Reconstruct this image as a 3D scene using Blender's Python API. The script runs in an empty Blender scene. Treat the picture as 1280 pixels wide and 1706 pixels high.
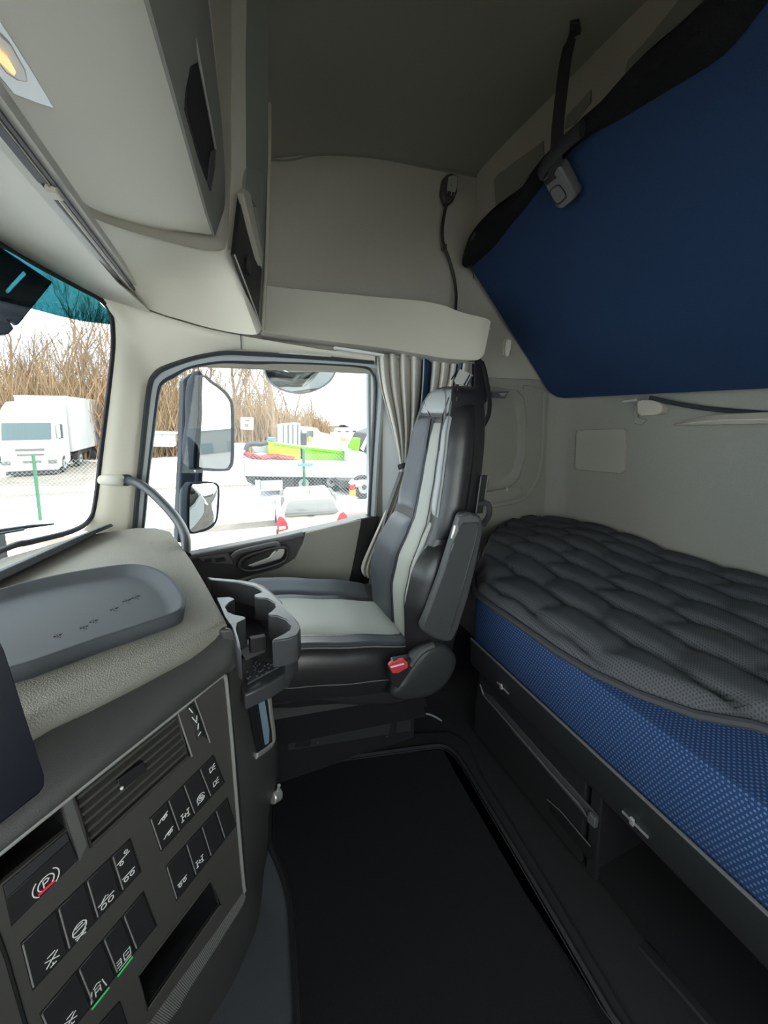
import bpy, bmesh, math, random
from mathutils import Vector, Matrix
from mathutils.geometry import tessellate_polygon

random.seed(7)
sc = bpy.context.scene
COL = sc.collection
PI = math.pi
H = 1.15                      # camera height over the cab floor

# ------------------------------------------------------------------ camera
FPX, CX, HOR, PITCH = 641.0, 640.0, 690.0, math.radians(7)
CY = HOR + FPX * math.tan(PITCH)
_u, _v = (383 - CX) / FPX, (HOR - CY) / FPX
PSI = math.atan2(-_u, math.cos(PITCH) - math.sin(PITCH) * _v)
cps, sps, cpt, spt = math.cos(PSI), math.sin(PSI), math.cos(PITCH), math.sin(PITCH)
EYE = Vector((0, 0, H))
FWD = Vector((cps * cpt, -sps * cpt, -spt))
RGT = Vector((-sps, -cps, 0))
UPV = RGT.cross(FWD)
cam = bpy.data.cameras.new('camera')
cam.sensor_fit = 'VERTICAL'
cam.sensor_height = 24.0
cam.lens = FPX / 1706 * 24.0
cam.shift_y = (CY - 853) / 1706
cam.clip_start = 0.02
cam.clip_end = 500
cam.shift_y = -(853 - CY) / 1706
co = bpy.data.objects.new('camera', cam)
COL.objects.link(co)
M = Matrix((RGT, UPV, -FWD)).transposed().to_4x4()
M.translation = EYE
co.matrix_world = M
sc.camera = co


def ray(x, y):
    return FWD + RGT * ((x - CX) / FPX) - UPV * ((y - CY) / FPX)


def pX(x, y, X):
    r = ray(x, y); return EYE + r * (X / r.x)


def pY(x, y, Y):
    r = ray(x, y); return EYE + r * (Y / r.y)


def pZ(x, y, z):              # z relative to the eye level
    r = ray(x, y); return EYE + r * (z / r.z)


def pP(x, y, p0, n):
    r = ray(x, y); return EYE + r * ((p0 - EYE).dot(n) / r.dot(n))


def W(x, y, z):               # z relative to the eye level
    return Vector((x, y, z + H))


def lerp(a, b, t):
    return a + (b - a) * t


def cr(pts, n=6, closed=False):
    """Catmull-Rom resample of a list of Vectors."""
    out, N = [], len(pts)
    rng = range(N) if closed else range(N - 1)
    for i in rng:
        if closed:
            p0, p1, p2, p3 = pts[(i - 1) % N], pts[i], pts[(i + 1) % N], pts[(i + 2) % N]
        else:
            p0, p1, p2, p3 = pts[max(i - 1, 0)], pts[i], pts[i + 1], pts[min(i + 2, N - 1)]
        for k in range(n):
            t = k / n
            out.append(0.5 * ((2 * p1) + (p2 - p0) * t + (2 * p0 - 5 * p1 + 4 * p2 - p3) * t * t + (3 * p1 - p0 - 3 * p2 + p3) * t ** 3))
    if not closed:
        out.append(pts[-1].copy())
    return out


def pw(tab, x):
    """piecewise linear table [(x, a, b, ..)] -> tuple"""
    if x <= tab[0][0]: return tab[0][1:]
    for a, b in zip(tab, tab[1:]):
        if x <= b[0]:
            t = (x - a[0]) / (b[0] - a[0])
            t = t * t * (3 - 2 * t) * 0.4 + t * 0.6
            return tuple(lerp(p, q, t) for p, q in zip(a[1:], b[1:]))
    return tab[-1][1:]


# ------------------------------------------------------------------ materials
MATS = {}


def mat(name, col, rough=0.6, metal=0.0, spec=0.5, bump=0.0, bscale=400, bdetail=2.0, var=0.0, vscale=30, emit=None, estr=0.0, kind='noise', coat=0.0, sheen=0.0):
    m = bpy.data.materials.new(name); m.use_nodes = True
    nt = m.node_tree; b = nt.nodes['Principled BSDF']
    b.inputs['Base Color'].default_value = (*col, 1)
    b.inputs['Roughness'].default_value = rough
    b.inputs['Metallic'].default_value = metal
    b.inputs['Specular IOR Level'].default_value = spec
    b.inputs['Coat Weight'].default_value = coat
    b.inputs['Sheen Weight'].default_value = sheen
    if emit:
        b.inputs['Emission Color'].default_value = (*emit, 1); b.inputs['Emission Strength'].default_value = estr
    tc = nt.nodes.new('ShaderNodeTexCoord')
    if bump > 0:
        if kind == 'voronoi':
            t = nt.nodes.new('ShaderNodeTexVoronoi'); out = t.outputs['Distance']
        else:
            t = nt.nodes.new('ShaderNodeTexNoise'); t.inputs['Detail'].default_value = bdetail; out = t.outputs['Fac']
        t.inputs['Scale'].default_value = bscale
        nt.links.new(tc.outputs['Object'], t.inputs['Vector'])
        bp = nt.nodes.new('ShaderNodeBump'); bp.inputs['Strength'].default_value = bump; bp.inputs['Distance'].default_value = 0.002
        nt.links.new(out, bp.inputs['Height']); nt.links.new(bp.outputs['Normal'], b.inputs['Normal'])
    if var > 0:
        t = nt.nodes.new('ShaderNodeTexNoise'); t.inputs['Scale'].default_value = vscale; t.inputs['Detail'].default_value = 4
        nt.links.new(tc.outputs['Object'], t.inputs['Vector'])
        mx = nt.nodes.new('ShaderNodeMix'); mx.data_type = 'RGBA'
        mx.inputs['A'].default_value = (*[c * (1 - var) for c in col], 1); mx.inputs['B'].default_value = (*[min(1, c * (1 + var)) for c in col], 1)
        nt.links.new(t.outputs['Fac'], mx.inputs['Factor']); nt.links.new(mx.outputs['Result'], b.inputs['Base Color'])
    MATS[name] = m
    return m


def dotted(name, c1, c2, sx, sy, thr=0.3, rough=0.8, bump=0.4, axes=('X', 'Y')):
    """small woven dots laid out in rows along two object axes"""
    m = bpy.data.materials.new(name); m.use_nodes = True
    nt = m.node_tree; b = nt.nodes['Principled BSDF']; b.inputs['Roughness'].default_value = rough
    b.inputs['Specular IOR Level'].default_value = 0.2
    tc = nt.nodes.new('ShaderNodeTexCoord'); sp = nt.nodes.new('ShaderNodeSeparateXYZ')
    nt.links.new(tc.outputs['Object'], sp.inputs[0])
    def math_(op, a, bb=None):
        n = nt.nodes.new('ShaderNodeMath'); n.operation = op
        for i, q in enumerate((a, bb)):
            if q is None: continue
            if isinstance(q, (int, float)): n.inputs[i].default_value = q
            else: nt.links.new(q, n.inputs[i])
        return n.outputs[0]
    v = math_('MULTIPLY', sp.outputs[axes[1]], sy)
    row = math_('FLOOR', v)
    off = math_('MULTIPLY', math_('MODULO', row, 2.0), 0.5)
    u = math_('ADD', math_('MULTIPLY', sp.outputs[axes[0]], sx), off)
    fu = math_('SUBTRACT', math_('FRACT', u), 0.5); fv = math_('SUBTRACT', math_('FRACT', v), 0.5)
    d = math_('SQRT', math_('ADD', math_('MULTIPLY', fu, fu), math_('MULTIPLY', fv, fv)))
    f = math_('LESS_THAN', d, thr)
    mx = nt.nodes.new('ShaderNodeMix'); mx.data_type = 'RGBA'
    mx.inputs['A'].default_value = (*c1, 1); mx.inputs['B'].default_value = (*c2, 1)
    nt.links.new(f, mx.inputs['Factor']); nt.links.new(mx.outputs['Result'], b.inputs['Base Color'])
    bp = nt.nodes.new('ShaderNodeBump'); bp.inputs['Strength'].default_value = bump; bp.inputs['Distance'].default_value = 0.001
    nt.links.new(d, bp.inputs['Height']); bp.invert = True
    nt.links.new(bp.outputs['Normal'], b.inputs['Normal'])
    MATS[name] = m
    return m


def thin_glass(name, tint, gloss=0.06):
    m = bpy.data.materials.new(name); m.use_nodes = True
    nt = m.node_tree; nt.nodes.clear()
    o = nt.nodes.new('ShaderNodeOutputMaterial'); t = nt.nodes.new('ShaderNodeBsdfTransparent'); g = nt.nodes.new('ShaderNodeBsdfGlossy')
    t.inputs[0].default_value = (*tint, 1); g.inputs['Roughness'].default_value = 0.02
    mx = nt.nodes.new('ShaderNodeMixShader'); mx.inputs[0].default_value = gloss
    nt.links.new(t.outputs[0], mx.inputs[1]); nt.links.new(g.outputs[0], mx.inputs[2]); nt.links.new(mx.outputs[0], o.inputs[0])
    MATS[name] = m
    return m


mat('cream', (0.80, 0.745, 0.62), 0.55, bump=0.05, bscale=700)
mat('cream_band', (0.48, 0.435, 0.35), 0.55, bump=0.05, bscale=700)
mat('cream_grey', (0.52, 0.50, 0.44), 0.6, bump=0.05, bscale=700)
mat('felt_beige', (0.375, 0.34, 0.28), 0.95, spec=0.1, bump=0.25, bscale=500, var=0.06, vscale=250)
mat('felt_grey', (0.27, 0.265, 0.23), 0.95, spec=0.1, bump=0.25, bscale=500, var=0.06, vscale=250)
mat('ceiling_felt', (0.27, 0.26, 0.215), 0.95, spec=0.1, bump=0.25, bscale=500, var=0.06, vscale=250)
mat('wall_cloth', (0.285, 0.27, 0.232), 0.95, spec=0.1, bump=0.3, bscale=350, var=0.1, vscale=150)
mat('panel_plate', (0.33, 0.31, 0.25), 0.7)
mat('panel_olive', (0.20, 0.20, 0.165), 0.8, spec=0.2)
mat('grey_plastic', (0.28, 0.27, 0.235), 0.6, bump=0.1, bscale=600)
mat('mid_grey', (0.095, 0.095, 0.094), 0.5, bump=0.08, bscale=600)
mat('dark_plastic', (0.033, 0.034, 0.036), 0.45, bump=0.12, bscale=900)
mat('dash_dark', (0.045, 0.045, 0.043), 0.42, bump=0.15, bscale=900)
mat('panel_dark', (0.057, 0.054, 0.05), 0.5, bump=0.12, bscale=900)
mat('button_black', (0.02, 0.02, 0.021), 0.4, bump=0.05, bscale=900)
mat('black', (0.008, 0.008, 0.009), 0.6)
mat('dash_pad', (0.22, 0.21, 0.178), 0.7, spec=0.35, bump=0.55, bscale=420, kind='voronoi')
mat('tray_rubber', (0.052, 0.056, 0.062), 0.7, spec=0.35)
mat('holder_plastic', (0.045, 0.046, 0.049), 0.3, bump=0.06, bscale=900)
mat('chrome', (0.75, 0.77, 0.8), 0.12, metal=1.0)
mat('satin', (0.62, 0.61, 0.57), 0.3, metal=0.7)
mat('trim_light', (0.26, 0.255, 0.24), 0.4)
mat('screen', (0.004, 0.005, 0.010), 0.35, spec=0.25)
mat('white_print', (0.75, 0.75, 0.72), 0.6)
mat('red_led', (0.5, 0.02, 0.05), 0.5, emit=(0.9, 0.03, 0.08), estr=0.12)
mat('green_led', (0.03, 0.4, 0.1), 0.5, emit=(0.05, 0.8, 0.2), estr=0.10)
mat('red_plastic', (0.62, 0.05, 0.06), 0.4, emit=None)
mat('leather_black', (0.02, 0.02, 0.021), 0.36, spec=0.6, bump=0.15, bscale=260)
mat('leather_slate', (0.058, 0.063, 0.072), 0.42, spec=0.5, bump=0.12, bscale=260)
mat('leather_grey', (0.35, 0.345, 0.305), 0.5, spec=0.4, bump=0.12, bscale=260)
mat('leather_mid', (0.36, 0.365, 0.355), 0.45, spec=0.45, bump=0.12, bscale=260)
mat('stitch', (0.16, 0.16, 0.155), 0.8)
mat('armrest_grey', (0.055, 0.056, 0.056), 0.5, bump=0.08, bscale=900)
mat('rubber', (0.018, 0.018, 0.02), 0.5)
mat('seal_dark', (0.035, 0.04, 0.046), 0.4)
mat('seal_light', (0.42, 0.45, 0.46), 0.4)
mat('curtain_grey', (0.6, 0.57, 0.51), 0.85, spec=0.15, bump=0.2, bscale=800)
mat('webbing', (0.015, 0.015, 0.016), 0.75, bump=0.3, bscale=900)
mat('webbing_grey', (0.13, 0.13, 0.13), 0.75)
mat('net_black', (0.012, 0.012, 0.012), 0.95, spec=0.1, bump=0.8, bscale=300)
mat('buckle_grey', (0.10, 0.10, 0.095), 0.45)
mat('bunk_blue', (0.019, 0.038, 0.085), 0.95, spec=0.08, bump=0.35, bscale=420, var=0.25, vscale=420)
mat('topper_hem', (0.035, 0.036, 0.04), 0.8)
dotted('mattress_blue', (0.018, 0.042, 0.115), (0.085, 0.155, 0.31), 125, 125, 0.25, axes=('X', 'Z'))
dotted('mattress_blue_top', (0.018, 0.042, 0.115), (0.085, 0.155, 0.31), 125, 125, 0.25, axes=('X', 'Y'))
dotted('topper_cloth', (0.078, 0.080, 0.086), (0.045, 0.046, 0.05), 170, 170, 0.3, axes=('X', 'Y'))
mat('base_dark', (0.020, 0.021, 0.022), 0.35, bump=0.06, bscale=900)
mat('mat_carpet', (0.017, 0.017, 0.018), 1.0, spec=0.05, bump=0.6, bscale=900, var=0.3, vscale=600)
mat('floor_vinyl', (0.013, 0.013, 0.014), 0.7, bump=0.2, bscale=700)
mat('floor_grey', (0.06, 0.064, 0.072), 0.6, bump=0.2, bscale=700)
mat('lens_white', (0.8, 0.8, 0.78), 0.2, spec=0.6)
mat('lamp_glow', (0.8, 0.45, 0.2), 0.3, emit=(1.0, 0.5, 0.16), estr=0.5)
mat('lamp_inner', (0.75, 0.70, 0.62), 0.3)
thin_glass('glass', (0.95, 0.98, 0.97), 0.02)
thin_glass('tint_glass', (0.10, 0.25, 0.275), 0.02)
thin_glass('bottle_glass', (0.55, 0.65, 0.62), 0.1)
mat('mirror_glass', (0.86, 0.9, 0.92), 0.015, metal=1.0)
mat('mirror_convex', (0.6, 0.6, 0.58), 0.05, metal=1.0)
mat('mirror_house', (0.014, 0.019, 0.027), 0.6, spec=0.1)
mat('reflection_blue', (0.22, 0.30, 0.40), 0.3)  # colour of the window reflection in the chrome pocket
mat('pillar_paint', (0.62, 0.63, 0.62), 0.5)
# outside
mat('snow', (0.72, 0.74, 0.78), 0.9, spec=0.1, var=0.12, vscale=0.6, bump=0.3, bscale=3)
mat('asphalt', (0.085, 0.08, 0.074), 0.9, spec=0.1, var=0.4, vscale=1.0)
mat('cream_darkened', (0.56, 0.53, 0.45), 0.55, bump=0.05, bscale=700)  # cream with shade put into its colour for the over-lit header and boss
mat('slush', (0.17, 0.15, 0.13), 0.9, spec=0.1, var=0.45, vscale=1.3)
mat('car_white', (0.29, 0.27, 0.22), 0.3, coat=0.3)
mat('lorry_white', (0.33, 0.335, 0.34), 0.35)
mat('lorry_grey', (0.33, 0.35, 0.36), 0.4)
mat('dark_glass', (0.05, 0.075, 0.075), 0.12)
mat('car_glass', (0.13, 0.13, 0.125), 0.15)
mat('tyre', (0.02, 0.02, 0.021), 0.8)
mat('rim_grey', (0.2, 0.2, 0.2), 0.4)
mat('chassis', (0.03, 0.032, 0.033), 0.6)
mat('lime', (0.10, 0.27, 0.006), 0.4)
mat('lime_yellow', (0.22, 0.28, 0.006), 0.4)
mat('crane_red', (0.2, 0.005, 0.008), 0.45)
mat('tail_red', (0.25, 0.008, 0.015), 0.3)
mat('tail_orange', (0.8, 0.2, 0.02), 0.3)
mat('bark', (0.17, 0.12, 0.08), 0.95, spec=0.05, var=0.4, vscale=2)
mat('brush', (0.22, 0.15, 0.09), 0.95, spec=0.05, var=0.5, vscale=0.5)
mat('post_green', (0.025, 0.10, 0.05), 0.6)
mat('wire', (0.26, 0.28, 0.27), 0.5, metal=0.3)
mat('house_white', (0.6, 0.58, 0.54), 0.8)
mat('sign_cream', (0.50, 0.47, 0.32), 0.7)
mat('sign_dark', (0.10, 0.10, 0.09), 0.7)
mat('blue_sign', (0.06, 0.16, 0.30), 0.6)

# striped curtain cloth: stripes run along the pleats, driven by the mesh's own coordinate u
def curtain_mat():
    m = bpy.data.materials.new('curtain_stripe'); m.use_nodes = True
    nt = m.node_tree; b = nt.nodes['Principled BSDF']; b.inputs['Roughness'].default_value = 0.85
    b.inputs['Specular IOR Level'].default_value = 0.15
    at = nt.nodes.new('ShaderNodeUVMap'); at.uv_map = 'uv'
    sp = nt.nodes.new('ShaderNodeSeparateXYZ'); nt.links.new(at.outputs[0], sp.inputs[0])
    r = nt.nodes.new('ShaderNodeValToRGB'); r.color_ramp.interpolation = 'CONSTANT'
    G, D, Wt = (0.64, 0.605, 0.54, 1), (0.02, 0.045, 0.09, 1), (0.55, 0.55, 0.52, 1)
    e = r.color_ramp.elements
    e[0].position = 0; e[0].color = G; e[1].position = 0.50; e[1].color = D
    for p, c in ((0.52, Wt), (0.53, D), (0.60, G), (0.86, D), (0.875, Wt), (0.90, D), (0.915, Wt), (0.94, D), (0.955, G)):
        q = e.new(p); q.color = c
    nt.links.new(sp.outputs['X'], r.inputs[0]); nt.links.new(r.outputs[0], b.inputs['Base Color'])
    MATS['curtain_stripe'] = m
curtain_mat()


# ------------------------------------------------------------------ mesh helpers
class MB:
    def __init__(s): s.bm = bmesh.new()

    def face(s, pts):
        try: return s.bm.faces.new([s.bm.verts.new(p) for p in pts])
        except ValueError: return None

    def box(s, c, size, rot=None):
        c = Vector(c); hx, hy, hz = [q / 2 for q in size]
        P = [Vector((x, y, z)) for z in (-hz, hz) for x, y in ((-hx, -hy), (hx, -hy), (hx, hy), (-hx, hy))]
        if rot is not None: P = [rot @ p for p in P]
        v = [s.bm.verts.new(c + p) for p in P]
        for f in ((3, 2, 1, 0), (4, 5, 6, 7), (0, 1, 5, 4), (1, 2, 6, 5), (2, 3, 7, 6), (3, 0, 4, 7)):
            s.bm.faces.new([v[i] for i in f])
        return s

    def prism(s, pts, vec):
        """polygon (ring of Vectors, may be concave) extruded along vec (Vector, or a list of per-point Vectors)"""
        pts = [Vector(p) for p in pts]; N = len(pts)
        vecs = [Vector(vec)] * N if not isinstance(vec, list) else vec
        a = [s.bm.verts.new(p) for p in pts]; b = [s.bm.verts.new(p + q) for p, q in zip(pts, vecs)]
        for tri in tessellate_polygon([pts]):
            for ring in (a, b):
                try: s.bm.faces.new([ring[i] for i in tri])
                except ValueError: pass
        for i in range(N):
            j = (i + 1) % N
            s.bm.faces.new((a[i], a[j], b[j], b[i]))
        return s

    def plate(s, outer, holes, vec):
        """flat plate with holes extruded along vec"""
        loops = [[Vector(p) for p in outer]] + [[Vector(p) for p in h] for h in holes]
        flat = [p for l in loops for p in l]; vec = Vector(vec)
        a = [s.bm.verts.new(p) for p in flat]; b = [s.bm.verts.new(p + vec) for p in flat]
        for tri in tessellate_polygon(loops):
            for ring in (a, b):
                try: s.bm.faces.new([ring[i] for i in tri])
                except ValueError: pass
        k = 0
        for l in loops:
            n = len(l)
            for i in range(n):
                s.bm.faces.new((a[k + i], a[k + (i + 1) % n], b[k + (i + 1) % n], b[k + i]))
            k += n
        return s

    def loft(s, rings, closed=True, caps=True):
        R = [[s.bm.verts.new(p) for p in r] for r in rings]; n = len(rings[0])
        for a, b in zip(R, R[1:]):
            for i in range(n if closed else n - 1):
                j = (i + 1) % n
                try: s.bm.faces.new((a[i], a[j], b[j], b[i]))
                except ValueError: pass
        if caps and closed:
            for r in (R[0], R[-1]):
                try: s.bm.faces.new(r)
                except ValueError: pass
        return s

    def slab(s, rows, vec):
        """open grid given thickness along vec (Vector or function of point)"""
        f = vec if callable(vec) else (lambda p: Vector(vec))
        n, m = len(rows), len(rows[0])
        A = [[s.bm.verts.new(p) for p in r] for r in rows]
        B = [[s.bm.verts.new(p + f(p)) for p in r] for r in rows]
        for G in (A, B):
            for i in range(n - 1):
                for j in range(m - 1):
                    s.bm.faces.new((G[i][j], G[i][j + 1], G[i + 1][j + 1], G[i + 1][j]))
        for j in range(m - 1):
            for i in (0, n - 1): s.bm.faces.new((A[i][j], A[i][j + 1], B[i][j + 1], B[i][j]))
        for i in range(n - 1):
            for j in (0, m - 1): s.bm.faces.new((A[i][j], A[i + 1][j], B[i + 1][j], B[i][j]))
        return s

    def tube(s, pts, r, n=8, closed=False, flat=1.0, up=None):
        """round (or flattened) tube along points; r number or list"""
        pts = [Vector(p) for p in pts]; N = len(pts)
        rr = r if isinstance(r, list) else [r] * N
        rings, u = [], None
        for i, p in enumerate(pts):
            if closed: t = pts[(i + 1) % N] - pts[i - 1]
            else: t = pts[min(i + 1, N - 1)] - pts[max(i - 1, 0)]
            t = t.normalized() if t.length > 1e-9 else Vector((0, 0, 1))
            if up is not None: u = Vector(up)
            elif u is None: u = Vector((0, 0, 1)) if abs(t.z) < 0.9 else Vector((1, 0, 0))
            u = (u - t * u.dot(t)); u = u.normalized() if u.length > 1e-6 else t.orthogonal().normalized()
            w = t.cross(u)
            rings.append([p + (u * math.cos(2 * PI * k / n) + w * math.sin(2 * PI * k / n) * flat) * rr[i] for k in range(n)])
        if closed: rings.append(rings[0]); 
        return s.loft(rings, True, not closed)

    def cyl(s, a, b, r, n=20, r2=None):
        return s.tube([a, b], [r, r if r2 is None else r2], n)

    def ball(s, c, r, sx=1, sy=1, sz=1, n=16):
        c = Vector(c); rings = []
        for i in range(1, n // 2):
            th = PI * i / (n // 2)
            rings.append([c + Vector((r * sx * math.sin(th) * math.cos(2 * PI * k / n), r * sy * math.sin(th) * math.sin(2 * PI * k / n), r * sz * math.cos(th))) for k in range(n)])
        return s.loft(rings)


def woff(p):
    o = Vector((0, 0, 0))
    while p is not None: o += p.location; p = p.parent
    return o


def obj(name, mb, material, parent=None, bevel=0.0, sharp=38, subsurf=0, doubles=True, seg=2, uv=None):
    bm = mb.bm if isinstance(mb, MB) else mb
    if doubles: bmesh.ops.remove_doubles(bm, verts=bm.verts, dist=1e-5)
    bmesh.ops.recalc_face_normals(bm, faces=bm.faces)
    off = woff(parent)
    if off.length > 0: bmesh.ops.translate(bm, verts=bm.verts, vec=-off)
    for f in bm.faces: f.smooth = True
    sh = math.radians(sharp)
    for e in bm.edges:
        if len(e.link_faces) == 2 and e.calc_face_angle(0) > sh: e.smooth = False
    me = bpy.data.meshes.new(name); bm.to_mesh(me); bm.free()
    me.materials.append(MATS[material])
    o = bpy.data.objects.new(name, me); COL.objects.link(o)
    if parent is not None: o.parent = parent
    if bevel > 0:
        md = o.modifiers.new('bevel', 'BEVEL'); md.width = bevel; md.segments = seg; md.limit_method = 'ANGLE'; md.angle_limit = math.radians(35)
        md.harden_normals = False
    if subsurf:
        md = o.modifiers.new('sub', 'SUBSURF'); md.levels = subsurf; md.render_levels = subsurf
    return o


def tag(o, label, cat, group=None, kind=None):
    o['label'] = label; o['category'] = cat
    if group: o['group'] = group
    if kind: o['kind'] = kind
    return o


def thing(name, label, cat, loc, group=None):
    o = bpy.data.objects.new(name, None); o.location = loc; COL.objects.link(o)
    o.empty_display_size = 0.05
    return tag(o, label, cat, group)


def struct(name, mb, material, parent=None, **k):
    o = obj(name, mb, material, parent, **k)
    if parent is None: o['kind'] = 'structure'
    return o


def pts(f, L, *a):
    return [f(x, y, *a) for x, y in L]


def rrect(c, e1, e2, w, h, r, n=4):
    """rounded rectangle ring around c in the plane of unit vectors e1, e2"""
    out = []
    for sx, sy, a0 in ((1, 1, 0), (-1, 1, 90), (-1, -1, 180), (1, -1, 270)):
        for k in range(n + 1):
            a = math.radians(a0 + 90 * k / n)
            out.append(c + e1 * (sx * (w / 2 - r) + r * math.cos(a)) + e2 * (sy * (h / 2 - r) + r * math.sin(a)))
    return out

#PART2
# ================================================================== CAB SHELL
f_ = MB(); f_.box((0.6, -0.45, -0.03), (2.44, 2.8, 0.06)); floor = struct('floor', f_, 'floor_vinyl')

# rear wall: profile (Y, z rel) swept along X, with a rounded corner on the right
prof = [(-1.745, -1.2), (-1.745, -0.66), (-1.748, -0.36), (-1.738, -0.30), (-1.735, -0.1), (-1.735, 0.12)]
rows = []
for y, z in prof:
    r = [W(1.70, y + 0.19, z), W(1.69, y + 0.11, z), W(1.67, y + 0.045, z), W(1.63, y + 0.008, z), W(1.59, y, z), W(1.2, y, z), W(0.6, y, z), W(0.0, y, z), W(-0.62, y, z)]
    rows.append(r)
m = MB(); m.slab(rows, (0, -0.05, 0)); wall_rear = struct('wall_rear', m, 'wall_cloth')
# upper rear panel behind the folded bunk
prof = [(-1.70, 0.10), (-1.42, 0.42), (-1.19, 0.62), (-1.13, 0.70), (-1.125, 0.85), (-1.128, 1.13), (-1.13, 1.2)]
m = MB(); m.slab([[W(x, y, z) for x in (1.72, 1.2, 0.6, 0, -0.62)] for y, z in prof], (0, -0.04, 0.02))
wru = struct('wall_rear_upper', m, 'felt_beige'); wru.name = 'trim_1'
# back shell
m = MB(); m.box(W(0.55, -1.86, 0.05), (2.6, 0.06, 2.5)); struct('wall_back', m, 'black')

# ceiling: lofted between the curved seam over the door and the far side
seam = [(0.75, 0.86), (0.3, 0.92), (-0.188, 0.975), (-0.351, 1.029), (-0.488, 1.06), (-0.661, 1.085), (-0.892, 1.097), (-1.132, 1.113), (-1.9, 1.13)]
rows = []
for y, z in seam:
    rows.append([W(1.72, y, z - 0.012), W(1.66, y, z), W(1.61, y, z + 0.012), W(1.45, y, z + 0.02), W(0.6, y, z + 0.03), W(-0.62, y, z + 0.01)])
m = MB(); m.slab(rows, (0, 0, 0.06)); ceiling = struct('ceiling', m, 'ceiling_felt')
# raised square of the strap anchor on the ceiling
# seam bead between side wall and ceiling
m = MB(); m.tube(cr([W(1.657, y, z - 0.006) for y, z in seam[1:8]], 5), 0.004, 6); struct('trim_2', m, 'panel_olive')
# upper side wall
rows = []
for y, z in [(0.30, 0.92)] + seam[2:]:
    rows.append([W(1.66, y, z + 0.005), W(1.665, y, lerp(z, 0.2, 0.15)), W(1.66, y, lerp(z, 0.2, 0.5)), W(1.655, y, 0.24), W(1.66, y, 0.185)])
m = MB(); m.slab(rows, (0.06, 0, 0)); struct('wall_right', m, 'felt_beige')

# lower rear side wall with a pocket
outer = [Vector((1.68, y, z + H)) for y, z in ((-0.70, 0.2), (-0.70, -1.15), (-1.78, -1.15), (-1.78, 0.2))]
pk = [pX(x, y, 1.68) for x, y in ((790, 640), (862, 650), (874, 662), (879, 700), (877, 760), (866, 797), (846, 816), (820, 822), (790, 824))]
m = MB(); m.plate(outer, [pk], (0.012, 0, 0))
n = len(pk); cen = sum(pk, Vector()) / n
back = [lerp(p, cen, 0.16) + Vector((0.05, 0, 0)) for p in pk]
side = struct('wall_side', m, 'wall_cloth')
m = MB()
m.loft([[p + Vector((0.011, 0, 0)) for p in pk], [lerp(p, cen, 0.05) + Vector((0.03, 0, 0)) for p in pk], back], True, False); m.face(back)
struct('side_pocket', m, 'wall_cloth', side)
rim = cr([pX(x, y, 1.676) for x, y in ((872, 645), (905, 652), (908, 668), (907, 700), (903, 770), (893, 805), (872, 830), (845, 838), (800, 846))], 5)
m = MB(); m.tube(rim, 0.013, 8, flat=0.5); struct('pocket_rim', m, 'wall_cloth', side)
led = [pX(x, y, 1.69) for x, y in ((800, 822), (845, 812), (866, 812), (868, 822), (850, 830), (800, 838))]
m = MB(); m.prism(led, (-0.012, 0, 0)); struct('pocket_ledge', m, 'grey_plastic', side, bevel=0.003)
m = MB(); m.cyl(pX(845, 818, 1.68), pX(845, 812, 1.68), 0.006, 10); struct('ledge_light', m, 'satin', side)
# outer skin that keeps light out around the side wall
hole = [Vector((1.76, y, z + H)) for y, z in ((0.38, -0.62), (-0.62, -0.50), (-0.62, 0.25), (0.0, 0.25), (0.28, 0.15), (0.29, 0.1))]
m = MB(); m.plate([Vector((1.76, y, z + H)) for y, z in ((0.31, 1.3), (0.31, 0.1), (0.42, -0.42), (0.42, -1.2), (-1.88, -1.2), (-1.88, 1.3))], [hole], (0.03, 0, 0))
struct('wall_outer', m, 'lorry_grey')
# roof skin
m = MB(); m.box(W(0.58, -0.5, 1.26), (2.46, 2.8, 0.05)); struct('roof', m, 'lorry_grey')
# left wall with the driver's window
m = MB(); m.plate([Vector((-0.6, y, z + H)) for y, z in ((0.9, 1.3), (0.9, -1.2), (-1.88, -1.2), (-1.88, 1.3))],
                  [[Vector((-0.6, y, z + H)) for y, z in ((0.45, -0.6), (-0.78, -0.6), (-0.78, 0.36), (0.28, 0.36))]], (-0.06, 0, 0))
struct('wall_left', m, 'cream')
m = MB(); m.plate([Vector((-0.63, y, z + H)) for y, z in ((0.45, -0.6), (-0.78, -0.6), (-0.78, 0.36), (0.28, 0.36))], [], (-0.004, 0, 0))
struct('window_3', m, 'glass')
# front bulkhead under the windscreen, and the wall over it
m = MB(); m.box(W(0.55, 0.80, -0.82), (2.4, 0.06, 0.80)); struct('wall_front', m, 'black')
m = MB(); m.box(W(0.5, 0.70, 0.95), (2.5, 0.06, 0.80)); struct('wall_front_upper', m, 'cream'); bpy.data.objects['wall_front_upper'].name = 'trim_3'
# corner closures beside the windscreen
m = MB(); m.prism([W(1.60, 0.36, 0.3), W(1.62, 0.47, -0.4), W(1.78, 0.40, -0.4), W(1.78, 0.30, 0.3)], (0, 0, 0)); m.bm.clear()
A = [(1.60, 0.312, 0.30), (1.60, 0.42, -0.42), (1.60, 0.6, -1.15), (1.78, 0.6, -1.15), (1.78, 0.475, -0.42), (1.78, 0.32, 0.30), (1.78, 0.3, 1.2), (1.60, 0.3, 1.2)]
m = MB(); m.loft([[W(*A[0]), W(1.6, A[0][1] + .015, A[0][2]), W(1.79, A[0][1] + .015, A[0][2]), W(*A[5])], [W(*A[1]), W(1.6, A[1][1] + .015, A[1][2]), W(1.79, A[1][1] + .015, A[1][2]), W(*A[4])], [W(*A[2]), W(1.6, .65, -1.15), W(1.79, .65, -1.15), W(*A[3])]])
m.box(W(1.69, 0.33, 0.78), (0.2, 0.05, 0.95)); struct('pillar_front', m, 'black')

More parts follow.
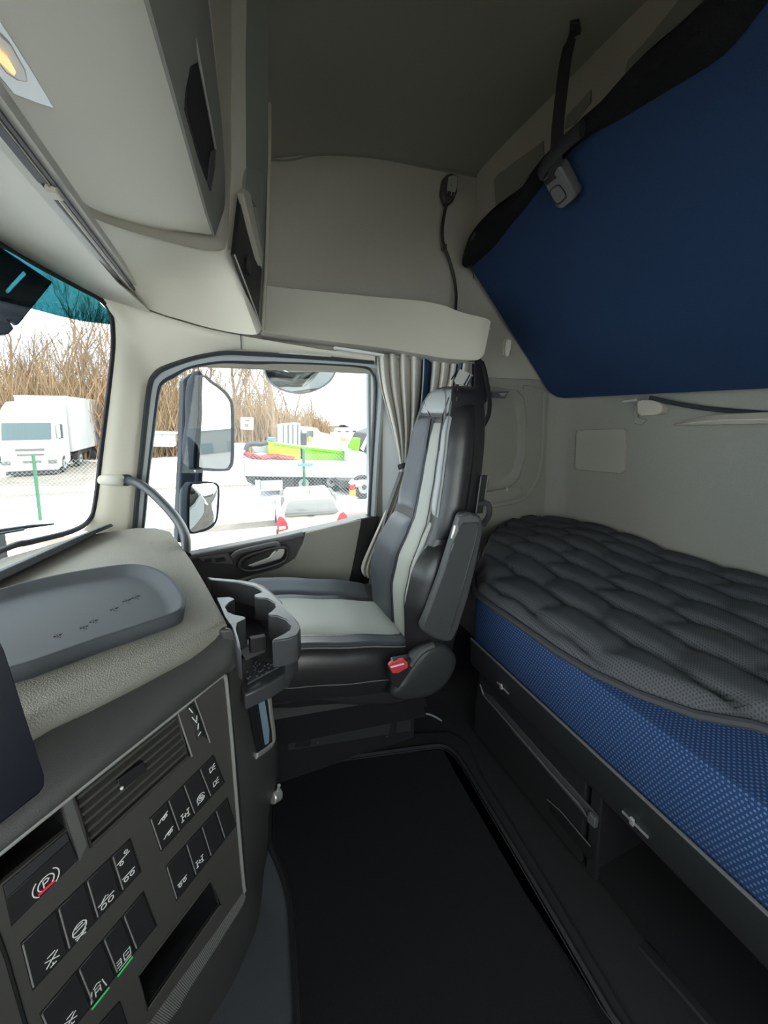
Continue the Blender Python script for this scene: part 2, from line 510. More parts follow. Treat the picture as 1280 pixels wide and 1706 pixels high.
# ------------------------------------------------------------------ windscreen
wl = [(0, 405, 1.3), (60, 440, 1.38), (130, 478, 1.48), (165, 497, 1.53), (183, 517, 1.55), (188, 545, 1.56), (187, 600, 1.565), (170, 740, 1.57), (160, 830, 1.57), (150, 865, 1.56), (120, 885, 1.5), (50, 903, 1.4), (0, 918, 1.33)]
we = [pX(*q) for q in wl]
topL = [W(-0.6, 0.47, 0.44), W(-0.2, 0.62, 0.45), W(0.4, 0.66, 0.445), W(0.9, 0.62, 0.435)]
botL = [W(0.9, 0.74, -0.39), W(0.4, 0.78, -0.40), W(-0.2, 0.75, -0.40), W(-0.6, 0.6, -0.40)]
loop = topL + we + botL
top_c = cr(topL + we[:6], 4); bot_c = cr([botL[3], botL[2], botL[1], botL[0]] + we[:5:-1][:0] + [we[12], we[11], we[10], we[9]], 4)
def resamp(P, n):
    L = [0]
    for a, b in zip(P, P[1:]): L.append(L[-1] + (b - a).length)
    out = []
    for k in range(n):
        t = L[-1] * k / (n - 1); i = max(j for j in range(len(L)) if L[j] <= t + 1e-9); i = min(i, len(P) - 2)
        out.append(lerp(P[i], P[i + 1], (t - L[i]) / max(L[i + 1] - L[i], 1e-9)))
    return out
side_c = cr(we[5:10], 4)
tc, bc = resamp(top_c, 30), resamp(bot_c, 30)
rows = [[lerp(a, b, t) for a, b in zip(tc, bc)] for t in [i / 8 for i in range(9)]]
m = MB(); m.slab([[p + Vector((0.012, 0.022, 0)) for p in r] for r in rows], (0.003, 0.004, 0)); ws = struct('window_1', m, 'glass')
m = MB(); m.tube(cr(topL + we + botL, 4), 0.009, 8, flat=0.7); struct('window_frame', m, 'rubber', ws)
# teal shade band along the top of the screen
low = [(0, 500, 1.31), (56, 514, 1.39), (127, 533, 1.49), (160, 537, 1.535), (187, 538, 1.558)]
lowp = [W(-0.6, 0.5, 0.30), W(-0.2, 0.65, 0.30), W(0.4, 0.69, 0.29), W(0.9, 0.645, 0.275)] + [pX(*q) for q in low]
low[-1] = (191, 541, 1.558)
lowp[-1] = pX(*low[-1])
a, b = resamp(cr(topL + we[:5] + [pX(190, 527, 1.556)], 4), 30), resamp(cr(lowp, 4), 30)
m = MB(); m.slab([[p + Vector((0.002, 0.003, 0)) for p in a], [p + Vector((0.002, 0.003, 0)) for p in b]], (0.001, 0.003, 0)); struct('shade_band', m, 'tint_glass', ws)

# ------------------------------------------------------------------ door opening: pillar trim, seals, window
po = [(625, 588), (552, 584), (500, 576), (440, 566), (385, 556), (340, 546), (300, 535), (262, 523), (230, 512), (200, 503), (165, 493), (184, 520), (188, 550), (186, 620), (176, 710), (165, 800), (153, 862), (138, 884)]
pi_ = [(625, 603), (552, 594), (500, 590), (460, 587), (420, 584), (392, 582), (364, 585), (335, 591), (311, 597), (285, 604), (265, 612), (252, 624), (244, 645), (238, 700), (232, 760), (227, 815), (222, 870), (220, 900)]
Xo = [1.64, 1.62, 1.61, 1.60, 1.60, 1.595, 1.59, 1.58, 1.57, 1.56, 1.53, 1.552, 1.56, 1.565, 1.57, 1.57, 1.565, 1.56]
rows = []
for (a, b, X) in zip(po, pi_, Xo):
    r = []
    for k in range(9):
        t = k / 8
        px, py = lerp(a[0], b[0], t), lerp(a[1], b[1], t)
        Xk = lerp(X, 1.652, t) - 0.02 * math.sin(PI * t) * (1 if X < 1.6 else 0.3)
        r.append(pX(px, py, Xk))
    r.append(r[-1] + Vector((0.03, 0.01, 0)))
    rows.append(r)
rows = list(zip(*[cr(list(c), 3) for c in zip(*rows)]))
m = MB(); m.slab([list(r) for r in rows], (0.012, 0.006, 0)); pil = struct('trim_4', m, 'cream')
m = MB(); m.tube([pX(401, 557, 1.598), pX(402, 570, 1.61), pX(402, 582, 1.645)], 0.0015, 6); struct('panel_seam', m, 'black', pil)
# horizontal boss on the pillar that carries the grab handle
m = MB()
for k in range(1):
    c0, c1 = [], []
    m.loft([[pX(158, 786, 1.565), pX(158, 800, 1.562), pX(158, 811, 1.562), pX(158, 800, 1.58)],
            [pX(185, 786, 1.558), pX(185, 800, 1.55), pX(185, 814, 1.558), pX(185, 800, 1.60)],
            [pX(205, 787, 1.572), pX(205, 801, 1.562), pX(205, 815, 1.572), pX(205, 801, 1.63)],
            [pX(212, 788, 1.60), pX(213, 802, 1.592), pX(212, 815, 1.60), pX(212, 801, 1.64)]])
struct('handle_boss', m, 'cream_darkened', pil, subsurf=2)

def band(name, path, X, r, material, parent, flat=0.8, n=5):
    m = MB(); m.tube(cr([pX(x, y, X) for x, y in path], n), r, 8, flat=flat, up=(1, 0, 0)); return struct(name, m, material, parent)
sealA = [(223, 900), (230, 815), (236, 760), (243, 690), (250, 640), (258, 625), (273, 614), (311, 600), (345, 592), (378, 588), (430, 590), (465, 592), (552, 598), (622, 604)]
sealB = [(235, 900), (240, 860), (246, 790), (258, 690), (265, 648), (275, 634), (290, 626), (312, 613), (345, 606), (375, 603), (430, 605), (465, 604), (552, 607), (606, 612), (620, 622), (625, 645), (622, 720), (618, 790), (614, 864)]
sealM = [(228, 905), (236, 815), (247, 720), (255, 655), (262, 634), (280, 621), (311, 607), (345, 599), (378, 596), (430, 597), (465, 598), (552, 602), (622, 608), (632, 622), (634, 660), (628, 740), (621, 862)]
mm = MB(); mm.tube(cr([pX(x, y, 1.668) for x, y in sealM], 4), 0.018, 8, flat=1.0, up=(1, 0, 0)); win = struct('window_2', mm, 'seal_light')
band('door_seal', sealA, 1.650, 0.011, 'seal_dark', win)
band('glass_seal', sealB, 1.664, 0.010, 'seal_dark', win)
gp = [pX(x, y, 1.685) for x, y in ((231, 960), (262, 640), (300, 608), (430, 598), (612, 603), (634, 640), (622, 900))]
m = MB(); m.prism(gp, (0.004, 0, 0)); struct('window_glass', m, 'glass', win)
# grey catch plate at the top of the window
m = MB(); m.prism([pX(x, y, 1.645) for x, y in ((463, 586), (556, 591), (548, 597), (470, 595))], (0.02, 0, 0)); struct('catch_plate', m, 'cream_grey', win, bevel=0.002)
# B pillar
bp = [(628, 598), (690, 604), (690, 700), (680, 900), (665, 1050), (600, 1050), (606, 985), (616, 862), (622, 790), (628, 720), (634, 650)]
m = MB(); m.prism([pX(x, y, 1.715 - (x - 600) / 90 * 0.095) for x, y in bp], (0.06, 0, 0)); struct('trim_5', m, 'pillar_paint', bevel=0.004)
m = MB(); m.prism([W(1.675, y, z) for y, z in ((-0.62, 0.24), (-0.62, -1.15), (-1.1, -1.15), (-1.1, 0.24))], (0.05, 0, 0)); struct('trim_6', m, 'grey_plastic')

# ------------------------------------------------------------------ door panel
top = [(314, 926), (324, 924), (400, 909), (467, 896), (510, 886), (560, 875), (601, 864), (618, 861), (632, 862)]
dz = -1.15
dp = [pX(x, y, 1.635) for x, y in top]
m = MB(); m.prism(dp + [W(1.635, -0.585, dz), W(1.635, 0.42, dz), W(1.635, 0.36, -0.50)], (0.06, 0, 0)); door = struct('door_1', m, 'dash_dark', bevel=0.006)
gray = [(510, 888), (556, 877), (603, 866), (602, 872), (592, 925), (579, 990), (568, 1060), (400, 1100), (360, 980), (401, 966), (465, 947), (492, 930), (505, 906)]
m = MB(); m.prism([pX(x, y, 1.622) for x, y in gray], (0.02, 0, 0)); struct('door_felt', m, 'felt_grey', door, bevel=0.004)
rail = cr([pX(x, y, 1.622) for x, y in ((316, 929), (324, 927), (400, 912), (467, 899), (505, 890))], 4)
m = MB(); m.tube(rail, 0.012, 8, flat=0.6); struct('door_rail', m, 'mid_grey', door)
sw = [(330, 930), (380, 922), (386, 932), (390, 940), (340, 938)]
m = MB(); m.prism([pX(x, y, 1.612) for x, y in sw], (0.03, 0, 0)); struct('switch_pack', m, 'mid_grey', door, bevel=0.003)
for a, b in (((340, 932), (352, 930)), ((358, 931), (374, 928))):
    m = MB(); m.prism([pX(a[0], a[1], 1.608), pX(b[0], b[1], 1.608), pX(b[0] + 2, b[1] + 6, 1.608), pX(a[0] + 2, a[1] + 6, 1.608)], (0.008, 0, 0)); struct('door_switch', m, 'button_black', door, bevel=0.0015)
# handle surround: rounded frame and dark pocket
fr = cr([pX(x, y, 1.606) for x, y in ((388, 928), (398, 920), (430, 912), (458, 906), (464, 910), (459, 917))], 5)
m = MB(); m.tube(fr, 0.011, 8, flat=0.7); struct('handle_surround', m, 'mid_grey', door)
fr = cr([pX(x, y, 1.606) for x, y in ((400, 945), (402, 934), (415, 925), (452, 914), (476, 912), (480, 918), (474, 934), (450, 944), (425, 950), (410, 950))], 4, True)
m = MB(); m.tube(fr, 0.009, 8, True, flat=0.8); struct('handle_frame', m, 'dash_dark', door)
m = MB(); m.prism([pX(x, y, 1.615) for x, y in ((405, 945), (408, 934), (440, 920), (472, 914), (474, 925), (450, 940), (420, 947))], (0.03, 0, 0)); struct('handle_pocket', m, 'button_black', door)
hp = [(413, 943), (425, 938), (448, 929), (456, 919), (464, 914), (475, 914), (475, 922), (469, 931), (450, 937), (422, 945)]
m = MB(); m.prism([pX(x, y, 1.600) for x, y in hp], (0.014, 0, 0)); struct('door_handle', m, 'satin', door, bevel=0.004)
m = MB(); m.prism([pX(x, y, 1.628) for x, y in ((603, 865), (618, 862), (632, 862), (622, 900), (600, 985), (590, 1060), (566, 1060), (580, 985), (592, 925))], (0.02, 0, 0)); struct('door_edge', m, 'black', door, bevel=0.004)
# ================================================================== OVERHEAD
# console block C over the middle of the screen (carries the lamp)
def rX(px, py, X): return pX(px, py, X)
G0, G1 = W(0.35, 0.243, 0.37), pX(137, 340, 0.95)
E0, E1 = W(0.45, 0.075, 0.505), pX(355, 390, 1.25)
oc = thing('overhead_console', 'large cream overhead storage block with a lit lamp in its underside above the windscreen', 'storage unit', W(0.9, 0.15, 0.45))
# ring sections along the block: front-bottom, bottom mid, rear-bottom edge, rear face mid, rear face top, top rear, top front
def sec(front, fz, rb, rt, top):
    return [front + Vector((0, 0.01, 0.5)), front + Vector((0, 0.004, 0.03)), front, lerp(front, rb, 0.25), lerp(front, rb, 0.5), lerp(front, rb, 0.75), lerp(front, rb, 0.93), lerp(front, rb, 0.985) + Vector((0, 0, 0.004)), lerp(rb, rt, 0.03) + Vector((0, -.002, 0.0)), lerp(rb, rt, 0.5), rt, top]
secs = []
Lf = [(0, 165, 0.66), (60, 250, 0.78), (110, 310, 0.89), (137, 340, 0.95)]
rb_ = [(245, 0, 0.60), (290, 160, 0.80), (322, 275, 0.97), (345, 358, 1.12)]
rt_ = [(345, 0, 0.86), (358, 110, 1.02), (368, 200, 1.15), (374, 290, 1.24)]
s0 = sec(W(0.0, 0.25, 0.37), 0, W(0.0, 0.11, 0.50), W(0.0, 0.06, 0.76), W(0.0, 0.06, 0.98))
secs.append(s0)
for f, b, t in zip(Lf, rb_, rt_):
    F, B, T = pX(*f), pX(*b), pX(*t)
    secs.append(sec(F, 0, B, T, T + Vector((0, 0.004, 0.25))))
# rounded right end
F, B, T = pX(172, 357, 1.04), pX(357, 393, 1.21), pX(374, 330, 1.27); secs.append(sec(F, 0, B, T, T + Vector((0, 0.004, 0.25))))
F, B, T = pX(220, 374, 1.12), pX(352, 391, 1.25), pX(372, 350, 1.28); secs.append(sec(F, 0, B, T, T + Vector((0, 0.004, 0.25))))
F, B, T = pX(270, 386, 1.18), pX(345, 390, 1.265), pX(368, 365, 1.285); secs.append(sec(F, 0, B, T, T + Vector((0, 0.004, 0.25))))
m = MB(); m.loft(secs); obj('console_body', m, 'cream', oc, sharp=50)
# rear face: same cream as the body, its shade painted as grey
cov = []
for k, (b, t) in enumerate(zip(rb_ + [(357, 393, 1.21)], rt_ + [(374, 345, 1.275)])):
    B, T = pX(*b), pX(*t); o = Vector((0, -0.002, 0))
    cov.append([lerp(B, T, 0.0) + o, lerp(B, T, 0.35) + o, lerp(B, T, 0.7) + o, T + o])
B, T = W(0.0, 0.11, 0.50), W(0.0, 0.06, 0.76); cov.insert(0, [lerp(B, T, q) + Vector((0, -.004, 0)) for q in (.02, .35, .7, 1)])
m = MB(); m.slab(cov, (0, 0.006, 0)); rc = obj('rear_cover', m, 'grey_plastic', oc)
# handle recess in the rear cover
cB = [pX(*rb_[k]) for k in (1, 2)]; cT = pX(*rt_[2])
n_ = (cB[1] - cB[0]).cross(cT - cB[0]).normalized()
if n_.y > 0: n_ = -n_
P0 = cB[0] + n_ * 0.006
rec = [(325, 60), (334, 110), (352, 205), (358, 248), (356, 275), (349, 322), (343, 300), (311, 186), (312, 165), (318, 100)]
m = MB(); m.prism([pP(x, y, P0, n_) for x, y in rec], -n_ * 0.012); obj('handle_recess', m, 'black', rc)
m = MB(); m.tube([pP(x, y, P0 + n_ * 0.002, n_) for x, y in ((325, 62), (334, 112), (352, 207), (359, 247))], 0.003, 6); obj('recess_edge', m, 'cream_grey', rc)
m = MB(); m.prism([pP(x, y, P0 + n_ * .001, n_) for x, y in ((350, 252), (357, 248), (356, 275), (349, 318), (345, 302))], n_ * 0.004); obj('release_catch', m, 'dark_plastic', rc)
# lamp on the underside
a, b, c = pX(0, 165, 0.66), pX(290, 160, 0.80), pX(137, 340, 0.95)
ln = (b - a).cross(c - a).normalized()
if ln.z > 0: ln = -ln
L0 = lerp(a, b, 0.3) + ln * 0.004
m = MB(); m.prism([pP(x, y, L0, ln) for x, y in ((-40, -40), (0, 33), (48, 108), (92, 182), (50, 168), (24, 158), (0, 128), (-40, 70))], -ln * 0.012); lamp = obj('lamp_lens', m, 'lens_white', oc, bevel=0.003)
m = MB(); m.prism([pP(x, y, L0 + ln * .004, ln) for x, y in ((-30, 0), (0, 56), (20, 75), (44, 118), (48, 138), (30, 136), (14, 126), (0, 108), (-30, 60))], -ln * 0.006); obj('lamp_reflector', m, 'lamp_inner', lamp, bevel=0.002)
m = MB(); m.prism([pP(x, y, L0 + ln * .008, ln) for x, y in ((-30, 50), (0, 82), (14, 96), (28, 122), (24, 128), (8, 112), (-30, 80))], -ln * 0.004); obj('lamp_bulb', m, 'lamp_glow', lamp, bevel=0.001)

# the frame / shelf unit on the right: cream body with an inward angled face
cab = thing('overhead_cabinet', 'cream overhead corner cabinet above the passenger side with a black net front', 'cabinet', W(1.4, 0.05, 0.3))
# lower skin: from the groove and the console end down to the bottom corner
upp = [(142, 355, 0.957), (175, 370, 1.04), (222, 386, 1.12), (272, 399, 1.19), (322, 411, 1.25), (352, 416, 1.28), (378, 417, 1.30)]
low = [(240, 512, 1.50), (272, 524, 1.53), (300, 532, 1.54), (330, 541, 1.53), (362, 549, 1.51), (400, 556, 1.46), (428, 557, 1.40)]
rows = []
for (a, b) in zip(upp, low):
    r = []
    for k in range(9):
        t = k / 8
        X = lerp(a[2], b[2], t) - 0.03 * math.sin(PI * t)
        r.append(pX(lerp(a[0], b[0], t), lerp(a[1], b[1], t), X))
    rows.append(r)
rows.append([lerp(pX(386, 404, 1.31), pX(436, 546, 1.415), k / 8) + Vector((0, -0.003 * math.sin(PI * k / 8), 0)) for k in range(9)])
rows = [list(r) for r in zip(*[cr(list(c), 3) for c in zip(*rows)])]
m = MB(); m.slab([list(c) for c in zip(*rows)], (0.0, 0.008, 0.012)); obj('cabinet_skin', m, 'cream', cab, sharp=60)
# band round the console (ledge under and beside it)
ou = [(386, -30, 1.02), (385, 100, 1.14), (385, 270, 1.285), (383, 340, 1.29), (380, 392, 1.29), (374, 414, 1.285), (352, 417, 1.27), (322, 412, 1.24), (272, 400, 1.18), (222, 387, 1.11), (175, 371, 1.03), (142, 356, 0.95)]
inn = [(345, -30, 0.95), (352, 100, 1.08), (366, 270, 1.22), (366, 330, 1.25), (362, 378, 1.26), (352, 394, 1.255), (335, 394, 1.24), (305, 387, 1.215), (260, 379, 1.165), (215, 367, 1.10), (172, 352, 1.03), (140, 337, 0.95)]
A = cr([pX(x, y, X - 0.004) for x, y, X in ou], 4); B = cr([pX(x, y, X - 0.004) for x, y, X in inn], 4)
m = MB(); m.slab([[a, lerp(a, b, 0.5), b] for a, b in zip(A, B)], (0, 0.012, 0.012)); obj('ledge_band', m, 'cream_band', cab, sharp=60)
# rear-inward band strip from the ledge up to the ceiling
st = [((386, -30, 1.02), (410, -30, 1.03)), ((385, 100, 1.14), (408, 100, 1.15)), ((385, 270, 1.285), (409, 282, 1.295)), ((383, 340, 1.295), (403, 330, 1.305)), ((378, 400, 1.295), (392, 410, 1.31)), ((378, 416, 1.295), (390, 416, 1.312))]
m = MB(); m.slab([[pX(*a) + Vector((0, -.002, 0)), pX(*b) + Vector((0, -.002, 0))] for a, b in st], (0.012, 0.02, 0)); obj('upright_band', m, 'cream_band', cab)
# angled inward face, with opening
fc_l = [(410, -30, 1.03), (408, 100, 1.15), (410, 282, 1.295), (402, 330, 1.31), (392, 420, 1.32), (412, 490, 1.375), (431, 550, 1.415)]
fc_r = [(447, -30, 1.07), (447, 100, 1.20), (447, 262, 1.40), (446, 330, 1.45), (444, 420, 1.46), (441, 490, 1.46), (437, 553, 1.45)]
A = cr([pX(*q) for q in fc_l], 4); B = cr([pX(*q) for q in fc_r], 4)
m = MB(); m.slab([[a, lerp(a, b, .5), b] for a, b in zip(A, B)], (0.01, 0.015, 0)); obj('cabinet_face', m, 'felt_grey', cab)
def fP(px, py, off=0.0):
    # point on the angled face
    p0, q0, r0 = pX(410, 282, 1.30), pX(447, 262, 1.44), pX(431, 550, 1.415)
    n = (q0 - p0).cross(r0 - p0).normalized()
    if n.x > 0: n = -n
    return pP(px, py, p0 + n * off, n), n
nn = fP(400, 300)[1]
P = lambda L, off: [fP(x, y, off)[0] for x, y in L]
m = MB(); m.prism(P(((413, 70), (418, 100), (437, 262), (440, 280), (436, 400), (428, 345), (409, 315), (412, 250), (411, 90)), 0.004), -nn * 0.01); obj('open_shelf', m, 'grey_plastic', cab)
m = MB(); m.prism(P(((402, 330), (407, 322), (437, 436), (431, 530), (391, 424)), 0.007), -nn * 0.012); net = obj('net_panel', m, 'button_black', cab)
m = MB(); m.tube(P(((402, 332), (420, 405), (436, 446)), 0.009), 0.002, 6); obj('net_edge', m, 'satin', net)
m = MB(); m.tube(P(((391, 424), (412, 480), (431, 531)), 0.009), 0.002, 6); obj('net_edge', m, 'satin', net)
m = MB(); m.prism(P(((413, 425), (420, 438), (418, 458), (411, 445)), 0.012), -nn * 0.006); obj('net_latch', m, 'dash_dark', net)
m = MB(); m.prism(P(((405, 322), (410, 314), (418, 322), (439, 425), (438, 444), (432, 430), (420, 385)), 0.022), -nn * 0.02); obj('cabinet_handle', m, 'cream_band', cab, bevel=0.004)
m = MB(); m.tube(P(((449, -30), (449, 100), (449, 262), (447, 340), (444, 440), (438, 550)), 0.01), 0.006, 8); obj('edge_bead', m, 'cream_band', cab)

# header panel between windscreen and console, with the curtain track
hp = []
for x, (ya, za), (yb, zb) in ((-0.6, (0.46, 0.445), (0.262, 0.37)), (0.2, (0.63, 0.455), (0.262, 0.37)), (0.66, (0.63, 0.455), (0.262, 0.368)), (0.95, (0.61, 0.45), (0.262, 0.366)), (1.3, (0.525, 0.435), (0.262, 0.362))):
    hp.append([lerp(W(x, ya, za), W(x, yb, zb), t) + Vector((0, 0, -0.012 * math.sin(PI * t))) for t in (0, .25, .5, .75, 1)])
for a, b in (((60, 438, 1.38), (150, 417, 1.12)), ((130, 476, 1.48), (195, 470, 1.29)), ((166, 495, 1.53), (252, 521, 1.52))):
    A, B = pX(*a), pX(*b)
    hp.append([lerp(A, B, t) for t in (0, .25, .5, .75, 1)])
hp = hp[:4] + [[lerp(pX(0, 403, 1.3), pX(105, 360, 0.95), t) + Vector((0, 0, -0.008 * math.sin(PI * t))) for t in (0, .25, .5, .75, 1)]] + hp[5:]
hp = hp[:3] + [hp[4]] + hp[5:]
m = MB(); m.slab(hp, (0, 0.004, 0.012)); hd = struct('trim_7', m, 'cream_darkened', sharp=60)
m = MB(); m.tube([pX(0, 297, 0.98) + Vector((0, 0, -.012)), pX(30, 306, 1.0) + Vector((0, 0, -.01)), pX(62, 318, 1.0)], 0.0012, 6)
tr = thing('curtain_track', 'slim double groove curtain track running along the edge of the cream header panel', 'track', W(1.0, 0.25, 0.36))
m = MB()
TR = lambda y, z, L=((0.0), (1.53)): [W(L[0], y, z), W(L[1], y, z)]
m.box(W(0.76, 0.258, 0.379), (1.58, 0.05, 0.018)); obj('track_bed', m, 'cream_grey', tr)
for y in (0.246, 0.262):
    m = MB(); m.tube(TR(y, 0.367), 0.0035, 6); obj('groove', m, 'dark_plastic', tr)
m = MB(); m.tube([W(0.0, 0.254, 0.366), W(1.5, 0.254, 0.366)], 0.004, 6); obj('slide_rail', m, 'cream_band', tr)
m = MB(); m.box(W(0.45, 0.258, 0.366), (0.72, 0.012, 0.008)); obj('track_slot', m, 'black', tr)
m = MB(); m.box(W(0.835, 0.252, 0.362), (0.03, 0.018, 0.012)); obj('track_clip', m, 'cream_band', tr, bevel=0.003)

# ------------------------------------------------------------------ side shelf over the door
sh = thing('door_shelf', 'long curved cream storage shelf over the passenger door', 'shelf', W(1.55, -0.6, 0.3))
tp = [(440, 474, 1.50), (500, 481, 1.51), (560, 487, 1.51), (640, 495, 1.50), (700, 500, 1.475), (740, 508, 1.445), (765, 518, 1.425), (800, 527, 1.40), (812, 530, 1.395), (819, 536, 1.392)]
bt = [(434, 553, 1.51), (500, 563, 1.52), (560, 570, 1.52), (640, 580, 1.51), (700, 590, 1.485), (740, 597, 1.455), (765, 599, 1.435), (790, 600, 1.41), (800, 598, 1.40), (808, 590, 1.395)]
A = cr([pX(*q) for q in tp], 3); B = cr([pX(*q) for q in bt], 3)
m = MB(); m.slab([[lerp(a, b, t) for t in (0, .33, .66, 1)] for a, b in zip(A, B)], (0.014, -0.004, 0)); obj('shelf_front', m, 'cream_band', sh, bevel=0.003, sharp=50)
m = MB(); m.slab([[b + Vector((0.004, 0, 0.004)), Vector((1.66, b.y - 0.02, b.z + 0.004))] for b in B], (0, 0, 0.012)); obj('shelf_floor', m, 'cream_grey', sh)
m = MB(); m.slab([[a + Vector((0.004, 0, -0.035)), Vector((1.66, a.y - 0.02, a.z - 0.035))] for a in A], (0, 0, 0.008)); obj('shelf_bed', m, 'cream_grey', sh)
m = MB(); m.prism([pX(x, y, 1.56) for x, y in ((558, 577), (600, 583), (640, 590), (640, 593), (600, 588), (560, 581))], (0.03, 0, 0)); obj('shelf_lamp', m, 'lens_white', sh)

# ------------------------------------------------------------------ wired remote on the wall
rm = thing('wired_remote', 'small black gooseneck control with silver face on the beige side wall', 'lamp', pX(752, 310, 1.63))
hd_ = [(740, 296), (748, 288), (760, 290), (764, 297), (763, 318), (757, 334), (749, 341), (742, 338), (737, 322)]
m = MB(); m.prism([pX(x, y, 1.625) for x, y in hd_], (0.03, 0, 0)); obj('remote_body', m, 'dark_plastic', rm, bevel=0.008, seg=3)
m = MB(); m.prism([pX(x, y, 1.622) for x, y in ((748, 294), (757, 291), (763, 295), (762, 312), (757, 326), (746, 325), (746, 310))], (0.008, 0, 0)); fcp = obj('remote_face', m, 'satin', rm, bevel=0.003)
m = MB(); m.prism([pX(x, y, 1.619) for x, y in ((747, 318), (752, 319), (751, 326), (746, 325))], (0.006, 0, 0)); obj('face_button', m, 'button_black', fcp)
m = MB(); m.prism([pX(x, y, 1.619) for x, y in ((754, 320), (758, 320), (756, 326), (753, 326))], (0.006, 0, 0)); obj('face_button', m, 'button_black', fcp)
m = MB(); m.ball(pX(752, 308, 1.621), 0.004, 1, 1, 1.6, 10); obj('face_button', m, 'chrome', fcp)
cd = cr([pX(*q) for q in ((745, 338, 1.64), (740, 360, 1.63), (737, 385, 1.63), (739, 408, 1.63), (747, 428, 1.63), (756, 460, 1.63), (760, 490, 1.61), (759, 520, 1.57))], 6)
m = MB(); m.tube(cd, 0.0075, 8); obj('gooseneck', m, 'rubber', rm)
m = MB(); m.box(pX(740, 412, 1.632), (0.02, 0.022, 0.026)); obj('cord_clip', m, 'dark_plastic', rm, bevel=0.003)

# ------------------------------------------------------------------ folded upper bunk
ub = thing('upper_bunk', 'dark blue upper bunk folded up against the rear wall, black net along its edge', 'bunk', W(0.7, -1.66, 0.08))
B0 = W(0, -1.66, 0.085); t_ = Vector((0, 0.612, 0.62)); bn = Vector((0, 0.62, -0.612)).normalized()
def bp_(x, t): return B0 + Vector((x, 0, 0)) + t_ * t
out = []
for x, t in ((1.645, 0.10), (1.640, 0.05), (1.615, 0.012), (1.57, 0.0), (0.8, 0.0), (0, 0.0), (-0.45, 0.0), (-0.52, 0.05), (-0.52, 0.95), (-0.45, 1.0), (0, 1.0), (0.8, 1.0), (1.62, 0.6)):
    if t < .9 and not (x == 1.62): out.append(bp_(x, t))
le0 = [(784, 445), (793, 428), (805, 410), (822, 394), (845, 370), (867, 340), (896, 298), (942, 246), (982, 208), (1035, 166), (1080, 120), (1111, 96), (1190, 36), (1240, -20), (1310, -80), (1380, -160)]
out = out[:7] + [bp_(-.5, 0.0), bp_(-.5, 1.35)] + [pP(x, y, B0, bn) for x, y in le0[::-1]] + [bp_(1.62, .6)]
m = MB(); m.prism(out, -bn * 0.06); obj('bunk_board', m, 'bunk_blue', ub, bevel=0.012, seg=3)
# black net strip folded over the free edge
ue = [(770, 432), (779, 402), (790, 382), (807, 362), (840, 338), (867, 314), (900, 268), (942, 224), (993, 178), (1052, 112), (1110, 62), (1175, 0), (1215, -40)]
le = [(784, 447), (800, 432), (822, 412), (842, 386), (867, 356), (896, 318), (942, 262), (980, 228), (1035, 198), (1111, 152), (1204, 93), (1267, 17), (1310, -40)]
rows = []
for k, ((a, b), (c, d)) in enumerate(zip(ue, le)):
    lo = pP(c, d, B0 + bn * 0.006, bn)
    hi = pP(a, b, B0 + bn * 0.008, bn)
    wob = 0.012 * math.sin(k * 2.1)
    rows.append([lo, lerp(lo, hi, .25) + bn * (0.012 + wob * .5), lerp(lo, hi, .65) + bn * (0.02 + wob), hi, hi - bn * 0.05])
rows = [list(r) for r in zip(*[cr(list(c), 4) for c in zip(*rows)])]
m = MB(); m.slab(list(zip(*rows)) and [list(c) for c in zip(*rows)], -bn * 0.008); obj('net_strip', m, 'net_black', ub)
m = MB(); m.tube(cr([pP(x, y, B0 + bn * .015, bn) for x, y in ((792, 388), (784, 405), (775, 425), (772, 437), (776, 444), (786, 444))], 5), 0.006, 8); obj('corner_cap', m, 'dark_plastic', ub)
m = MB(); m.tube([pY(784, 447, -1.05), pY(789, 456, -1.06), pY(790, 464, -1.06)], 0.002, 6); obj('loose_thread', m, 'webbing', ub)
m = MB(); m.tube(cr([pY(x, y, Y) for x, y, Y in ((1082, 662, -1.66), (1130, 673, -1.69), (1190, 682, -1.71), (1290, 689, -1.72), (1400, 690, -1.72))], 4), 0.009, 8, flat=0.3); obj('hinge_strap', m, 'webbing', ub)

sp = thing('bunk_strap', 'black strap with a grey plastic buckle holding the folded bunk to the ceiling', 'strap', pZ(952, 60, 1.115))
se_ = pP(926, 262, B0 + bn * .05, bn); st0 = pZ(956, 50, 1.105)
wb = cr([st0] + [pY(x, y, lerp(st0.y, se_.y, t)) for x, y, t in ((949, 72, .1), (941, 110, .3), (935, 160, .55), (930, 205, .75), (928, 240, .92))] + [se_, pP(924, 295, B0 + bn * .045, bn)], 5)
m = MB(); m.tube(wb, [0.012] * 5 + [0.02] * (len(wb) - 5), 8, flat=0.16, up=(0.9, 0.25, 0)); obj('webbing', m, 'webbing', sp)
m = MB(); m.tube(cr([pP(x, y, B0 + bn * .04, bn) for x, y in ((902, 290), (912, 272), (930, 250), (944, 236), (958, 224), (970, 214))], 5), [0.026] * 26, 8, flat=0.45); obj('webbing_fold', m, 'webbing', sp)
bq = [(903, 300), (924, 276), (934, 277), (959, 324), (957, 332), (936, 349), (927, 347)]
m = MB(); m.prism([pP(x, y, B0 + bn * .05, bn) for x, y in bq], -bn * .04); bk = obj('buckle', m, 'buckle_grey', sp, bevel=0.006, seg=3)
m = MB(); m.prism([pP(x, y, B0 + bn * .052, bn) for x, y in ((906, 302), (922, 289), (926, 296), (910, 309))], (0, -0.01, 0)); obj('buckle_slot', m, 'black', bk)
rg = [pP(x, y, B0 + bn * .051, bn) for x, y in ((916, 320), (929, 309), (936, 313), (943, 325), (941, 331), (928, 340))]
